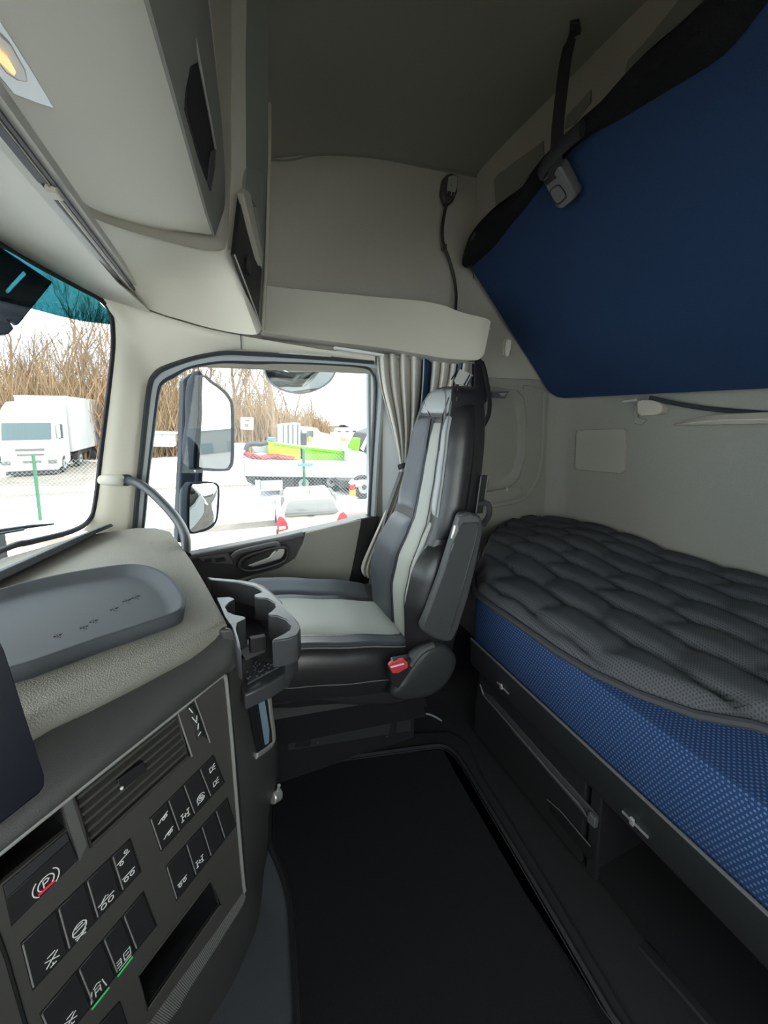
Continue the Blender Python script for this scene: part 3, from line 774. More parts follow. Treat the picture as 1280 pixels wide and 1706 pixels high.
m = MB(); m.tube(cr(rg, 3, True), 0.0018, 6, True); obj('buckle_button', m, 'black', bk)
m = MB(); m.prism([pZ(x, y, 1.118) for x, y in ((950, 40), (965, 38), (968, 58), (948, 66))], (0, 0, 0.02)); obj('strap_anchor', m, 'dark_plastic', sp, bevel=0.002)
# olive insets in the upper rear panel
for nm, L in (('a', ((823, 300), (830, 290), (905, 235), (906, 262), (866, 310), (826, 346))), ('b', ((945, 192), (984, 150), (984, 170), (958, 205), (940, 215))), ('c', ((1042, 118), (1046, 100), (1075, 70), (1135, -5), (1175, -5), (1100, 80), (1042, 128)))):
    m = MB(); m.prism([pY(x, y, -1.121) for x, y in L], (0, -0.01, 0)); struct('panel_inset', m, 'panel_olive', bpy.data.objects['trim_1'])

# small fittings
hk = thing('coat_hook', 'small cream coat hook on the side wall right of the door shelf', 'hook', pX(846, 580, 1.65))
m = MB(); m.prism([pX(x, y, 1.645) for x, y in ((840, 564), (850, 562), (853, 568), (850, 592), (845, 596), (838, 592))], (0.02, 0, 0)); obj('hook_body', m, 'cream_band', hk, bevel=0.005)
m = MB(); m.prism([pX(x, y, 1.625) for x, y in ((846, 565), (853, 566), (852, 580), (848, 594), (844, 594), (843, 580))], (0.012, 0, 0)); obj('hook_tongue', m, 'cream', hk, bevel=0.004)
br = thing('bunk_bracket', 'cream plastic bracket on the rear wall under the blue bunk', 'bracket', pY(1082, 690, -1.735))
m = MB(); m.prism([pY(x, y, -1.69) for x, y in ((1061, 671), (1064, 666), (1096, 667), (1103, 674), (1102, 687), (1095, 691), (1066, 693), (1061, 688))], (0, -0.045, 0)); obj('bracket_body', m, 'cream_band', br, bevel=0.006, seg=3)
m = MB(); m.prism([pY(x, y, -1.66) for x, y in ((1036, 668), (1062, 664), (1062, 668), (1040, 671))], (0, -0.02, 0)); obj('bracket_pin', m, 'satin', br)
m = MB(); m.prism([pY(x, y, -1.728) for x, y in ((1057, 675), (1063, 670), (1063, 695), (1078, 700), (1068, 708), (1057, 706))], (0, -0.01, 0)); obj('bracket_base', m, 'grey_plastic', br, bevel=0.003)
sc_ = thing('speaker_cover', 'rectangular beige cover plate set in the grey rear wall', 'cover plate', pY(1000, 780, -1.735))
cv = [(963, 716), (1038, 714), (1042, 718), (1039, 784), (1034, 789), (962, 783), (958, 778), (960, 720)]
m = MB(); m.prism([pY(x, y, -1.722) for x, y in cv], (0, -0.02, 0)); obj('cover_plate', m, 'panel_plate', sc_, bevel=0.003)
gr = thing('rear_ledge', 'long cream ledge on the rear wall at the right edge of the view', 'ledge', pY(1250, 705, -1.735))
A_ = [(1122, 707), (1145, 700), (1175, 693), (1210, 689), (1290, 686), (1400, 683)]; B_ = [(1122, 709), (1145, 709), (1175, 708), (1210, 707), (1290, 706), (1400, 705)]
m = MB(); m.slab([[pY(a[0], a[1], -1.735 + 0.03 * min(1, k / 2)), pY(lerp(a[0], b[0], .5), lerp(a[1], b[1], .6), -1.72 + 0.04 * min(1, k / 2)), pY(b[0], b[1], -1.73 + 0.035 * min(1, k / 2))] for k, (a, b) in enumerate(zip(A_, B_))], (0, -0.04, 0)); obj('ledge_body', m, 'cream_band', gr, bevel=0.003)
lt = thing('side_latch', 'small metal latch plate on the grey side wall behind the seat headrest', 'latch', pX(835, 658, 1.68))
m = MB(); m.prism([pX(x, y, 1.674) for x, y in ((820, 653), (849, 652), (842, 664), (822, 663))], (0.01, 0, 0)); obj('latch_plate', m, 'mid_grey', lt, bevel=0.002)
m = MB(); m.prism([pX(x, y, 1.668) for x, y in ((833, 655), (847, 654), (841, 660), (836, 660))], (0.008, 0, 0)); obj('latch_lever', m, 'satin', lt, bevel=0.002)
# ================================================================== DASHBOARD
dash = thing('dashboard', 'grey topped wraparound dashboard with a dark switch panel angled to the driver', 'dashboard', W(0.9, 0.2, -1.15))
PA, PB, PC = pX(375, 1120, 0.74), pX(0, 1420, 0.525), pX(410, 1480, 0.738)
pn = (PB - PA).cross(PC - PA).normalized()
if pn.x > 0: pn = -pn                      # towards the driver
pe1 = (PB - PA).normalized(); pe2 = pn.cross(pe1).normalized()
if pe2.z > 0: pe2 = -pe2
def pp(x, y, off=0.0): return pP(x, y, PA + pn * off, pn)

# padded top: flat top with a rounded edge on the driver's side
padtop = [(378, 1036, .757), (340, 1058, 0), (290, 1084, 0), (230, 1114, 0), (150, 1152, 0), (90, 1178, 0), (50, 1200, 0)]
edge = [pZ(x, y, -0.40) for x, y, _ in padtop]
edge = [edge[0]] + edge[1:] + [W(0.50, 0.345, -0.40), W(0.3, 0.44, -0.40), W(0.0, 0.50, -0.40), W(-0.55, 0.50, -0.40)]
outer = [pZ(378, 1036, -0.40), pZ(345, 975, -0.40), pZ(318, 930, -0.40), pZ(296, 900, -0.40), pZ(284, 886, -0.398), pZ(262, 880, -0.395)]
rear = [pZ(230, 880, -0.395), W(1.50, 0.46, -0.395), W(1.35, 0.60, -0.398), W(0.9, 0.72, -0.40), W(0.4, 0.75, -0.40), W(-0.55, 0.7, -0.40)]
ring_top = edge[::-1] + outer[1:] + rear
dn = Vector((0, 0, -1))
cenp = W(0.75, 0.45, -0.4)
def shrink(r, d, dz):
    o = []
    for p in r:
        q = (cenp - p); q.z = 0
        q = q.normalized() if q.length > 1e-6 else q
        o.append(p + q * d + Vector((0, 0, dz)))
    return o
m = MB()
m.loft([shrink(ring_top, 0.012, 0.004), shrink(ring_top, 0.004, 0.001), shrink(ring_top, 0, -0.006), shrink(ring_top, -0.002, -0.02), shrink(ring_top, 0.006, -0.034), shrink(ring_top, 0.02, -0.04)], True, True)
obj('dash_pad', m, 'dash_pad', dash, sharp=50)
# dark roll under the pad
roll = []
tp_ = [(382, 1046, 0.762), (300, 1088, None), (200, 1138, None), (100, 1186, None), (40, 1216, None), (0, 1236, None), (-60, 1270, None)]
lo_ = [(378, 1121, 0.742), (300, 1182, None), (200, 1261, None), (100, 1341, None), (40, 1389, None), (0, 1421, None), (-60, 1469, None)]
for (a, b) in zip(tp_, lo_):
    T = pZ(a[0], a[1] , -0.425) if a[2] is None else pX(a[0], a[1], a[2]); L = pp(b[0], b[1], 0.004)
    mid1 = lerp(T, L, 0.33) + pn * 0.012; mid2 = lerp(T, L, 0.7) + pn * 0.012
    roll.append([T - pn * 0.03 + Vector((0, 0, .01)), T, lerp(T, L, .15) + pn * 0.008, mid1, mid2, lerp(T, L, .93) + pn * 0.006, L, L - pn * 0.03])
m = MB(); m.slab(roll, -pn * 0.01); obj('dash_roll', m, 'dash_dark', dash, sharp=60)
# end cap of the roll
m = MB(); m.prism([pX(x, y, 0.752) + pn * 0.006 for x, y in ((366, 1050), (384, 1046), (398, 1085), (398, 1104), (378, 1124), (372, 1080))], -pn * 0.03); obj('roll_cap', m, 'dash_dark', dash, bevel=0.004)

# face panel with openings for vent, storage slot and the recess
def poly(L, off=0.0): return [pp(x, y, off) for x, y in L]
face_out = poly([(376, 1122), (300, 1183), (200, 1263), (100, 1343), (0, 1423), (-80, 1487), (-80, 1990), (50, 1880), (250, 1700), (300, 1632), (360, 1552), (406, 1484), (400, 1400), (388, 1260)])
vent_h = poly([(126, 1325), (294, 1191), (313, 1258), (152, 1406)])
slot_h = poly([(231, 1624), (351, 1465), (367, 1508), (246, 1682)])
rec_h = poly([(-8, 1410), (100, 1334), (112, 1382), (0, 1474)])
m = MB(); m.plate(face_out, [vent_h, slot_h, rec_h], -pn * 0.006); panel = obj('switch_panel', m, 'panel_dark', dash)
m = MB(); m.tube(cr(poly([(-80, 1485), (0, 1421), (100, 1341), (200, 1261), (300, 1182), (366, 1129), (374, 1128), (377, 1136), (386, 1230), (397, 1370), (405, 1462), (408, 1484)], 0.002), 4), 0.0035, 8); obj('panel_trim', m, 'trim_light', panel)
def pocket(name, hole, depth, material, parent):
    m = MB(); b = [p - pn * depth for p in hole]
    m.loft([hole, b], True, False); m.prism(b, -pn * 0.003)
    return obj(name, m, material, parent)
vp = pocket('vent_duct', poly([(126, 1325), (294, 1191), (313, 1258), (152, 1406)], -0.001), 0.05, 'black', dash)
pocket('storage_slot', poly([(231, 1624), (351, 1465), (367, 1508), (246, 1682)], -0.001), 0.07, 'black', dash)
pocket('upper_recess', poly([(-8, 1410), (100, 1334), (112, 1382), (0, 1474)], -0.001), 0.04, 'black', dash)
m = MB(); m.tube(poly([(231, 1624), (351, 1465), (367, 1508), (246, 1682)], 0.001), 0.002, 6, True); obj('slot_rim', m, 'panel_dark', dash)
# vent: frame, tilted slats, divider and lever
vent = vp
m = MB(); m.tube(poly([(124, 1324), (294, 1189), (315, 1259), (151, 1409)], 0.001), 0.003, 6, True); obj('vent_frame', m, 'dash_dark', dash)
TLv, TRv, BRv, BLv = [pp(*q) for q in ((126, 1325), (294, 1191), (313, 1258), (152, 1406))]
m = MB()
for k in range(6):
    t = (k + 0.35) / 6
    a, b = lerp(TLv, BLv, t), lerp(TRv, BRv, t)
    d = -pn * 0.018 + pe2 * -0.004
    m.prism([a - pn * .001, b - pn * .001, b + d, a + d], pe2 * 0.0045)
obj('vent_slats', m, 'panel_dark', vent)
m = MB(); c0, c1 = lerp(TLv, TRv, 0.5), lerp(BLv, BRv, 0.5)
m.prism(poly([(196, 1300), (240, 1268), (246, 1284), (203, 1318)], -0.0005), -pn * 0.012); lev = obj('vent_lever', m, 'button_black', vent, bevel=0.001)
m = MB(); m.ball(pp(203, 1313, 0.003), 0.0026, n=10); obj('lever_dot', m, 'white_print', vent)
m = MB(); m.prism(poly([(102, 1332), (118, 1322), (146, 1410), (133, 1436)], 0.0015), -pn * 0.004); obj('vent_bezel', m, 'mid_grey', dash, bevel=0.001)
m = MB(); m.tube(poly([(296, 1188), (308, 1224), (320, 1260)], 0.002), 0.0015, 6); obj('bezel_edge', m, 'trim_light', dash)
# thumbwheel
m = MB(); m.prism(poly([(312, 1168), (322, 1160), (350, 1236), (338, 1226)], 0.001), -pn * 0.004); wh = obj('thumbwheel_well', m, 'button_black', dash)
m = MB(); m.tube(cr(poly([(316, 1178), (322, 1190), (329, 1212), (332, 1229)], 0.004), 4), 0.006, 8, flat=0.7); tw = obj('thumbwheel', m, 'dash_dark', wh)
for a, b in (((315, 1180), (321, 1187)), ((320, 1195), (328, 1204)), ((328, 1192), (328, 1201)), ((331, 1205), (330, 1215)), ((330, 1226), (335, 1219))):
    m = MB(); m.tube([pp(a[0], a[1], 0.0105), pp(b[0], b[1], 0.0105)], 0.0009, 5); obj('wheel_mark', m, 'white_print', wh)
m = MB(); m.tube(poly([(323, 1162), (336, 1196), (350, 1237)], 0.002), 0.0012, 6); obj('well_edge', m, 'trim_light', wh)

# ---- switches
def icon(kind, cx, cy, s, parent, material='white_print'):
    """white pictogram strokes lying on the switch; s = half size in metres"""
    o = pp(cx, cy, 0.0042)
    ex, ey = -pe1, -pe2            # right, up on the panel
    Q = lambda x, y: o + ex * (x * s) + ey * (y * s)
    m = MB(); w = 0.0007
    def line(*L): m.tube([Q(*p) for p in L], w, 5)
    def circ(x, y, r, a0=0, a1=360, n=14):
        P = [Q(x + r * math.cos(math.radians(a0 + (a1 - a0) * k / n)), y + r * math.sin(math.radians(a0 + (a1 - a0) * k / n))) for k in range(n + 1)]
        m.tube(P, w, 5)
    if kind == 'park':
        circ(0, 0, .62); circ(0, 0, 1.0, 130, 230); circ(0, 0, 1.0, -50, 50)
        line((-.2, -.36), (-.2, .36), (.1, .36), (.24, .18), (.1, 0), (-.2, 0))
    elif kind == 'axle_up':
        line((-1, .15), (1, .45)); circ(-.35, -.3, .27); circ(.5, .95, .25)
    elif kind == 'axle':
        line((-1, .4), (1, .4)); circ(-.45, -.2, .32); circ(.5, -.2, .32)
    elif kind == 'axle_arrow':
        line((-1, .45), (1, .45)); circ(-.4, -.2, .32); circ(.5, -.2, .32); line((-.6, .45), (0, 1.0), (.3, .75))
    elif kind == 'tip':
        line((-1, -.1), (-.7, -.1), (-.5, .2), (1, .6)); circ(.1, -.1, .24); circ(.55, .05, .24)
    elif kind == 'frame':
        line((-.7, -.8), (-.7, .8)); line((.7, -.8), (.7, .8)); line((-.7, 0), (.7, 0)); line((0, -.5), (0, .5)); line((-1, .8), (-.4, .8)); line((.4, .8), (1, .8)); line((-1, -.8), (-.4, -.8)); line((.4, -.8), (1, -.8))
    elif kind == 'target':
        circ(0, 0, .9, 20, 340); circ(0, 0, .5); circ(0, 0, .15)
        line((-.9, -.9), (-.5, -.7))
    elif kind == 'diff':
        circ(0, .1, .75); line((-.7, .1), (.7, .1)); line((-.4, .5), (.4, .5)); line((-.5, -1.1), (.6, -.7)); line((-.6, -.7), (.5, -1.2))
    elif kind == 'lane':
        line((-.9, -.9), (-.6, .6)); line((.9, -.9), (.6, .6)); line((-.3, -.7), (-.3, .3), (.3, .3), (.3, -.7)); line((-.4, .6), (0, .9), (.4, .6)); line((-.3, -.2), (.3, -.2))
    elif kind == 'truckwarn':
        line((-1, .6), (-.4, .6), (-.4, -.4), (-1, -.4)); line((0, -.5), (0, .7), (.9, .7), (.9, -.5), (0, -.5)); line((.2, .1), (.7, .1)); line((-.9, -.9), (.9, -.9)); line((-1, .1), (-.4, .1))
    elif kind == 'light':
        line((-.6, -.7), (-.6, .7), (.2, .5), (.2, -.5), (-.6, -.7)); line((.4, .5), (1, .8)); line((.4, 0), (1, 0)); line((.4, -.5), (1, -.8))
    else:
        line((-.8, -.6), (.8, .6)); line((-.8, .6), (.8, -.6)); line((-.5, .9), (.5, .9)); line((0, -.6), (0, -1)); line((-.4, -1), (.4, -1))
    return obj('icon', m, material, parent, doubles=False)

def bilin(q, u, v):
    a = (lerp(q[0][0], q[1][0], u), lerp(q[0][1], q[1][1], u)); b = (lerp(q[3][0], q[2][0], u), lerp(q[3][1], q[2][1], u))
    return (lerp(a[0], b[0], v), lerp(a[1], b[1], v))
def switch_row(quad, cuts, icons, leds=()):
    """row of rocker switches in one well: quad TL,TR,BR,BL in the photograph, cuts along the row"""
    m = MB(); m.prism(poly(quad, 0.0008), -pn * 0.005); obj('switch_well', m, 'black', dash)
    cs = [0.0] + cuts + [1.0]
    for k in range(len(cs) - 1):
        u0, u1 = cs[k] + 0.012, cs[k + 1] - 0.012
        L = [bilin(quad, u, v) for u, v in ((u0, .03), (u1, .03), (u1, .97), (u0, .97))]
        Lm = [bilin(quad, u, .5) for u in (u0, u1)]
        # slightly dished rocker: two halves
        m = MB()
        rows = []
        for v, off in ((0.03, 0.003), (0.2, 0.0036), (0.5, 0.0018), (0.8, 0.0034), (0.97, 0.0044)):
            rows.append([pp(*bilin(quad, lerp(u0, u1, q), v), off) for q in (0, .5, 1)])
        m.slab(rows, -pn * 0.005)
        b = obj('rocker_switch', m, 'button_black', dash, bevel=0.0008)
        m = MB(); m.tube([pp(*bilin(quad, u0 + .004, v), off + .0008) for v, off in ((0.06, 0.003), (0.5, 0.0018), (0.95, 0.0044))], 0.0009, 5); obj('switch_edge', m, 'trim_light', b)
        for kind, x, y, s in icons.get(k, ()): icon(kind, x, y, s, b)
        for (kk, a, c, mt) in leds:
            if kk == k:
                m = MB(); m.tube([pp(a[0], a[1], 0.0048), pp(c[0], c[1], 0.0048)], 0.0012, 6); obj('indicator_line', m, mt, b)

switch_row([(249, 1364), (356, 1257), (375, 1303), (268, 1420)], [0.28, 0.52, 0.77],
           {0: [('tip', 272, 1364, .0085), ('tip', 281, 1389, .0085)], 1: [('frame', 309, 1358, .008)], 2: [('target', 335, 1329, .0085)], 3: [('light', 353, 1281, .007), ('light', 359, 1304, .007)]})
switch_row([(276, 1444), (379, 1328), (394, 1375), (294, 1502)], [0.32, 0.57, 0.80],
           {0: [('axle', 304, 1469, .0085)], 1: [('frame', 333, 1435, .0075)]})
switch_row([(34, 1572), (217.5, 1396), (236, 1452), (54, 1652)], [0.33, 0.59, 0.82],
           {0: [('x', 87, 1598, .0085)], 1: [('diff', 133, 1548, .011)], 2: [('axle_arrow', 178, 1502, .0105)], 3: [('axle_up', 206, 1432, .009), ('axle', 215, 1458, .009)]})
switch_row([(66, 1690), (240, 1484), (262, 1542), (92, 1752)], [0.36, 0.60, 0.79],
           {0: [('x', 118, 1699, .008)], 1: [('lane', 163, 1648, .011)], 2: [('truckwarn', 207, 1596, .010)]},
           leds=((1, (153, 1682), (182, 1645), 'green_led'), (2, (196, 1627), (221, 1594), 'green_led')))
switch_row([(158, 1715), (200, 1668), (216, 1715), (176, 1765)], [], {})
# parking brake switch
q = [(4, 1476), (112, 1384), (131, 1431), (19, 1544)]
m = MB(); m.prism(poly(q, 0.0006), -pn * 0.005); obj('switch_well', m, 'black', dash)
m = MB(); m.slab([[pp(*bilin(q, u, v), off) for u in (.02, .5, .98)] for v, off in ((.02, .002), (.3, .005), (.34, .007), (.97, .006))], -pn * 0.006); pk_ = obj('parking_switch', m, 'button_black', dash, bevel=0.001)
o_ = icon('park', 75, 1468, .0135, pk_); o_.location = pn * 0.003
m = MB(); m.tube([pp(64, 1492, 0.0075), pp(91, 1467, 0.0075)], 0.0015, 6); obj('indicator_line', m, 'red_led', pk_)
m = MB(); m.tube(poly([(-4, 1556), (12, 1600), (44, 1712)], 0.001), 0.002, 6); obj('panel_joint', m, 'black', dash)
# ribbed strip along the lower edge
ra, rb2 = [(407, 1484), (360, 1552), (300, 1633), (250, 1703), (200, 1768)], [(411, 1503), (373, 1576), (328, 1645), (285, 1709), (240, 1774)]
m = MB(); m.slab([[pp(*a, 0.001), pp(*b, -0.006)] for a, b in zip(ra, rb2)], -pn * 0.008); rs = obj('ribbed_strip', m, 'mid_grey', dash)
m = MB()
A, B = resamp([pp(*a, 0.0015) for a in ra], 90), resamp([pp(*b, -0.0055) for b in rb2], 90)
for i in range(0, 88): m.tube([A[i], B[i + 1]], 0.0007, 4)
obj('strip_ribs', m, 'trim_light', rs, doubles=False)

# console side: column running down beside the panel
cl_ = [(1100, (386, 0.75), (402, 0.79), (428, 0.88)), (1160, (384, 0.744), (404, 0.785), (432, 0.87)), (1220, (391, 0.743), (415, 0.785), (458, 0.87)), (1258, (395, 0.742), (425, 0.785), (464, 0.87)), (1305, (399, 0.741), (428, 0.783), (464, 0.866)), (1340, (402, 0.741), (426, 0.78), (452, 0.85)), (1400, (406, 0.74), (426, 0.778), (449, 0.84)), (1450, (409, 0.74), (424, 0.776), (440, 0.83)), (1484, (411, 0.739), (424, 0.772), (437, 0.82)), (1510, (405, 0.732), (420, 0.765), (434, 0.81)), (1560, (372, 0.70), (404, 0.74), (427, 0.80)), (1640, (320, 0.655), (375, 0.70), (415, 0.77)), (1706, (272, 0.62), (340, 0.67), (404, 0.76)), (1800, (190, 0.56), (300, 0.62), (380, 0.70))]
rows = []
for y, a, b, c in cl_:
    pa, pb, pc = pX(a[0], y, a[1]), pX(b[0], y, b[1]), pX(c[0], y, c[1])
    rows.append([pa - pn * 0.03, pa, lerp(pa, pb, .5) + pn * .004, pb + pn * .004, lerp(pb, pc, .6) + Vector((-.004, -.006, 0)), pc, pc + Vector((0.06, 0.02, 0)), pc + Vector((0.1, 0.15, 0))])
rows = [list(r) for r in zip(*[cr(list(c), 3) for c in zip(*rows)])]
m = MB(); m.slab([list(c) for c in zip(*rows)] and rows, Vector((0.012, 0.01, 0))); obj('console_side', m, 'dash_dark', dash, sharp=60)
# lower dash body that fills the space under pad and behind panel
m = MB(); m.prism([W(-0.55, 0.50, -0.45), W(0.25, 0.47, -0.45), W(0.48, 0.37, -0.45), W(0.66, 0.2, -0.45), W(0.80, 0.05, -0.45), W(1.18, 0.16, -0.45), W(1.52, 0.26, -0.45), W(1.55, 0.5, -0.45), W(0.9, 0.74, -0.45), W(-0.55, 0.74, -0.45)], (0, 0, -0.68)); obj('dash_body', m, 'dash_dark', dash)
# chrome framed pocket in the console side
def cX(x, y): return pX(x, y, 0.783 + (x - 420) / 44 * 0.082 - 0.012)
m = MB(); m.prism([cX(x, y) for x, y in ((415, 1166), (436, 1150), (446, 1162), (450, 1210), (448, 1236), (427, 1254))], Vector((0.012, 0.004, 0))); ck = obj('pocket_liner', m, 'black', dash)
m = MB(); m.prism([cX(x, y) + Vector((-.003, -.001, 0)) for x, y in ((428, 1158), (438, 1152), (448, 1215), (447, 1236), (441, 1240))], Vector((0.003, 0.001, 0))); obj('pocket_reflection', m, 'reflection_blue', ck)  # blue strip painted in for the window reflected in the chrome
m = MB(); m.tube(cr([cX(x, y) + Vector((-.004, -.001, 0)) for x, y in ((436, 1150), (447, 1160), (451, 1190), (455, 1218), (453, 1237), (427, 1257))], 5), 0.006, 8, flat=0.6); obj('pocket_frame', m, 'satin', ck)
m = MB(); m.cyl(pX(453, 1330, .838), pX(466, 1322, .85), 0.013, 16); kn = obj('side_knob', m, 'satin', dash, bevel=0.003)
m = MB(); m.tube([pX(465, 1308, .845), pX(463, 1318, .845), pX(459, 1328, .84)], 0.004, 8); obj('knob_stem', m, 'satin', kn)
# defroster strip at the windscreen
sa = [(-40, 973), (0, 952), (60, 926), (120, 899), (160, 882), (186, 872)]; sb = [(-40, 990), (0, 968), (60, 939), (120, 910), (160, 889), (190, 876)]
m = MB(); m.loft([[pZ(a[0], a[1], -.352), pZ(a[0], a[1], -.352) + Vector((0.02, 0.03, -.01)), pZ(b[0], b[1], -.385) + Vector((0.03, 0.03, -.01)), pZ(b[0], b[1], -.372)] for a, b in zip(sa, sb)]); obj('defroster_strip', m, 'tray_rubber', dash, bevel=0.003)

# ------------------------------------------------------------------ dash tray
tray = thing('dash_tray', 'dark rubber tray with rounded rim lying on the grey dashboard top', 'tray', W(0.9, 0.3, -0.397))
to = [(240, 1040), (300, 1018), (308, 1000), (303, 984), (285, 962), (262, 948), (235, 941), (200, 941), (120, 953), (40, 970), (0, 981)]
tv = cr([pZ(x, y, -0.368) for x, y in to] + [W(x, y, -0.368) for x, y in ((1.0, .53), (.965, .575), (.90, .575), (.72, .49), (.665, .45), (.66, .40))] + [pZ(x, y, -0.368) for x, y in ((20, 1113), (60, 1101), (160, 1066))], 4, True)
cn = sum(tv, Vector()) / len(tv)
tvn = []
for i, p in enumerate(tv):
    e = tv[(i + 1) % len(tv)] - tv[i - 1]; q = Vector((-e.y, e.x, 0)).normalized()
    if q.dot(cn - p) < 0: q = -q
    tvn.append(q)
def ins(d, z): return [Vector((p.x, p.y, 0)) + q * d + Vector((0, 0, z + H)) for p, q in zip(tv, tvn)]
m = MB()
m.loft([ins(0.012, -0.3985), ins(0.004, -0.394), ins(-0.001, -0.372), ins(0.001, -0.367), ins(0.005, -0.366), ins(0.009, -0.368), ins(0.022, -0.384), ins(0.03, -0.3875), ins(0.036, -0.388)], True, True)
pass
obj('tray_body', m, 'tray_rubber', tray, sharp=60)
m = MB()
for (x, y) in ((96, 1058), (140, 1044), (156, 1034), (190, 1014), (211, 1000), (226, 994)):
    for dx, dy, ex, ey in ((-7, 3, 7, -2), (-2, -4, 4, 4), (-6, -1, 0, 3)):
        m.tube([pZ(x + dx, y + dy, -0.3875), pZ(x + ex, y + ey, -0.3875)], 0.0008, 5)
obj('tray_embossing', m, 'tray_rubber', tray, doubles=False)

# ------------------------------------------------------------------ cup holder
ch = thing('cup_holder', 'grey double cup holder sticking out from the end of the dashboard', 'cup holder', W(0.85, 0.0, -0.55))
def zz(L, z): return [pZ(x, y, z) for x, y in L]
outr = [(345, 961), (372, 964), (395, 966.5), (426, 971), (446, 983), (464, 999), (482, 1018), (498, 1037), (501, 1048), (496, 1058), (480, 1064)]
inr = [(453, 1068), (455, 1064), (472, 1056), (483, 1049), (485, 1042), (476, 1032), (462, 1026), (450, 1025), (446, 1022), (452, 1018), (459, 1011), (457, 1004), (445, 997), (430, 996), (424, 994), (424, 990), (437, 986), (433, 982), (424, 977), (395, 970), (350, 966)]
m = MB(); m.prism(zz(outr + inr, -0.42), (0, 0, -0.055)); obj('holder_wall', m, 'holder_plastic', ch, bevel=0.0025, sharp=50)
left = [(361, 995), (382, 994), (389, 996), (391, 999), (383, 1003), (375, 1011), (380, 1019), (392, 1024), (405, 1026), (410, 1029), (408, 1032), (396, 1038), (393, 1047), (397, 1060), (402, 1082), (396, 1080), (386, 1045), (378, 1034)]
m = MB(); m.prism(zz(left, -0.42), (0, 0, -0.06)); obj('holder_bridge', m, 'holder_plastic', ch, bevel=0.002, sharp=50)
m = MB(); m.prism(zz([(350, 990), (395, 985), (440, 1005), (478, 1050), (486, 1085), (460, 1098), (415, 1092), (395, 1070), (372, 1030)], -0.515), (0, 0, -0.008))
obj('holder_floor', m, 'black', ch)
m = MB(); m.prism(zz([(414, 1060), (442, 1055), (444, 1060), (416, 1066)], -0.45), (0, 0, -0.03)); obj('holder_lip', m, 'black', ch, bevel=0.002)
for (x, y) in ((433, 1015), (457, 1047)):
    m = MB(); m.ball(pZ(x, y, -0.452), 0.007, 0.7, 0.7, 1.7, 12); obj('grip_finger', m, 'dark_plastic', ch)
# inner wall of the holder
inr2 = [(350, 966), (394, 970), (424, 977), (437, 986), (459, 1005), (460, 1012), (484, 1043), (472, 1058)]
m = MB(); m.slab([[p + Vector((0, -.002, 0)), p + Vector((0.0, -.002, -0.095))] for p in cr(zz(inr2, -0.425), 4)], (0.006, -0.012, 0)); obj('holder_liner', m, 'dark_plastic', ch)
# coin pocket under the holder, with a rubber mat
low_o = [(398, 1100), (420, 1083), (478, 1073), (488, 1090), (489, 1102), (480, 1120), (455, 1136), (425, 1150), (408, 1158), (400, 1140)]
m = MB(); m.prism(zz(low_o, -0.545), (0, 0, -0.035)); lw = obj('lower_pocket', m, 'holder_plastic', ch, bevel=0.008, seg=3)
m = MB(); m.prism(zz([(406, 1098), (442, 1086), (470, 1080), (478, 1092), (470, 1110), (440, 1126), (413, 1141), (409, 1120)], -0.543), (0, 0, 0.004)); obj('pocket_mat', m, 'tray_rubber', lw)
m = MB()
random.seed(3)
for k in range(70):
    x, y = random.uniform(411, 470), random.uniform(1092, 1136)
    if y > 1142 - (x - 405) * 0.5 or y < 1100 - (x - 406) * .25: continue
    m.ball(pZ(x, y, -0.538), 0.0022, n=6)
obj('mat_studs', m, 'mid_grey', lw, doubles=False)
m = MB(); m.prism([pX(x, y, 0.80) for x, y in ((400, 1085), (420, 1070), (440, 1068), (442, 1086), (410, 1100))], Vector((0.02, 0.0, 0))); obj('holder_back', m, 'dash_dark', ch)

# ------------------------------------------------------------------ display screen
ds = thing('display_screen', 'black display screen cut off by the lower left edge of the view', 'screen', W(0.47, 0.27, -0.48))
sn = (Vector((-0.80, -0.58, 0.14))).normalized()
S0 = pX(40, 1230, 0.445)
def sP(x, y, off=0.0): return pP(x, y, S0 + sn * off, sn)
m = MB(); m.prism([sP(x, y) for x, y in ((-190, 1000), (-20, 1060), (2, 1072), (8, 1086), (74, 1292), (74, 1310), (66, 1322), (0, 1374), (-190, 1500))], -sn * 0.022); sb_ = obj('screen_housing', m, 'screen', ds, bevel=0.004, seg=3)
m = MB(); m.prism([sP(x, y, 0.0008) for x, y in ((-180, 1090), (-10, 1120), (32, 1268), (36, 1284), (-10, 1322), (-180, 1440))], -sn * 0.003); obj('screen_glass', m, 'screen', sb_)

# ------------------------------------------------------------------ grab handle on the pillar
gh = thing('grab_handle', 'curved dark grab handle reaching from the windscreen pillar down to the dashboard', 'handle', pX(212, 801, 1.6))
gpth = cr([pX(*q) for q in ((208, 800, 1.60), (216, 801, 1.575), (232, 806, 1.54), (252, 820, 1.50), (276, 843, 1.44), (295, 866, 1.38), (306, 886, 1.32), (310, 902, 1.28), (310, 925, 1.24))], 6)
m = MB(); m.tube(gpth, [0.016] * 4 + [0.0145] * (len(gpth) - 4), 12); obj('handle_bar', m, 'seal_dark', gh)
m = MB(); m.tube([pX(205, 800, 1.605), pX(212, 800, 1.585)], 0.021, 12); obj('handle_collar', m, 'seal_dark', gh)
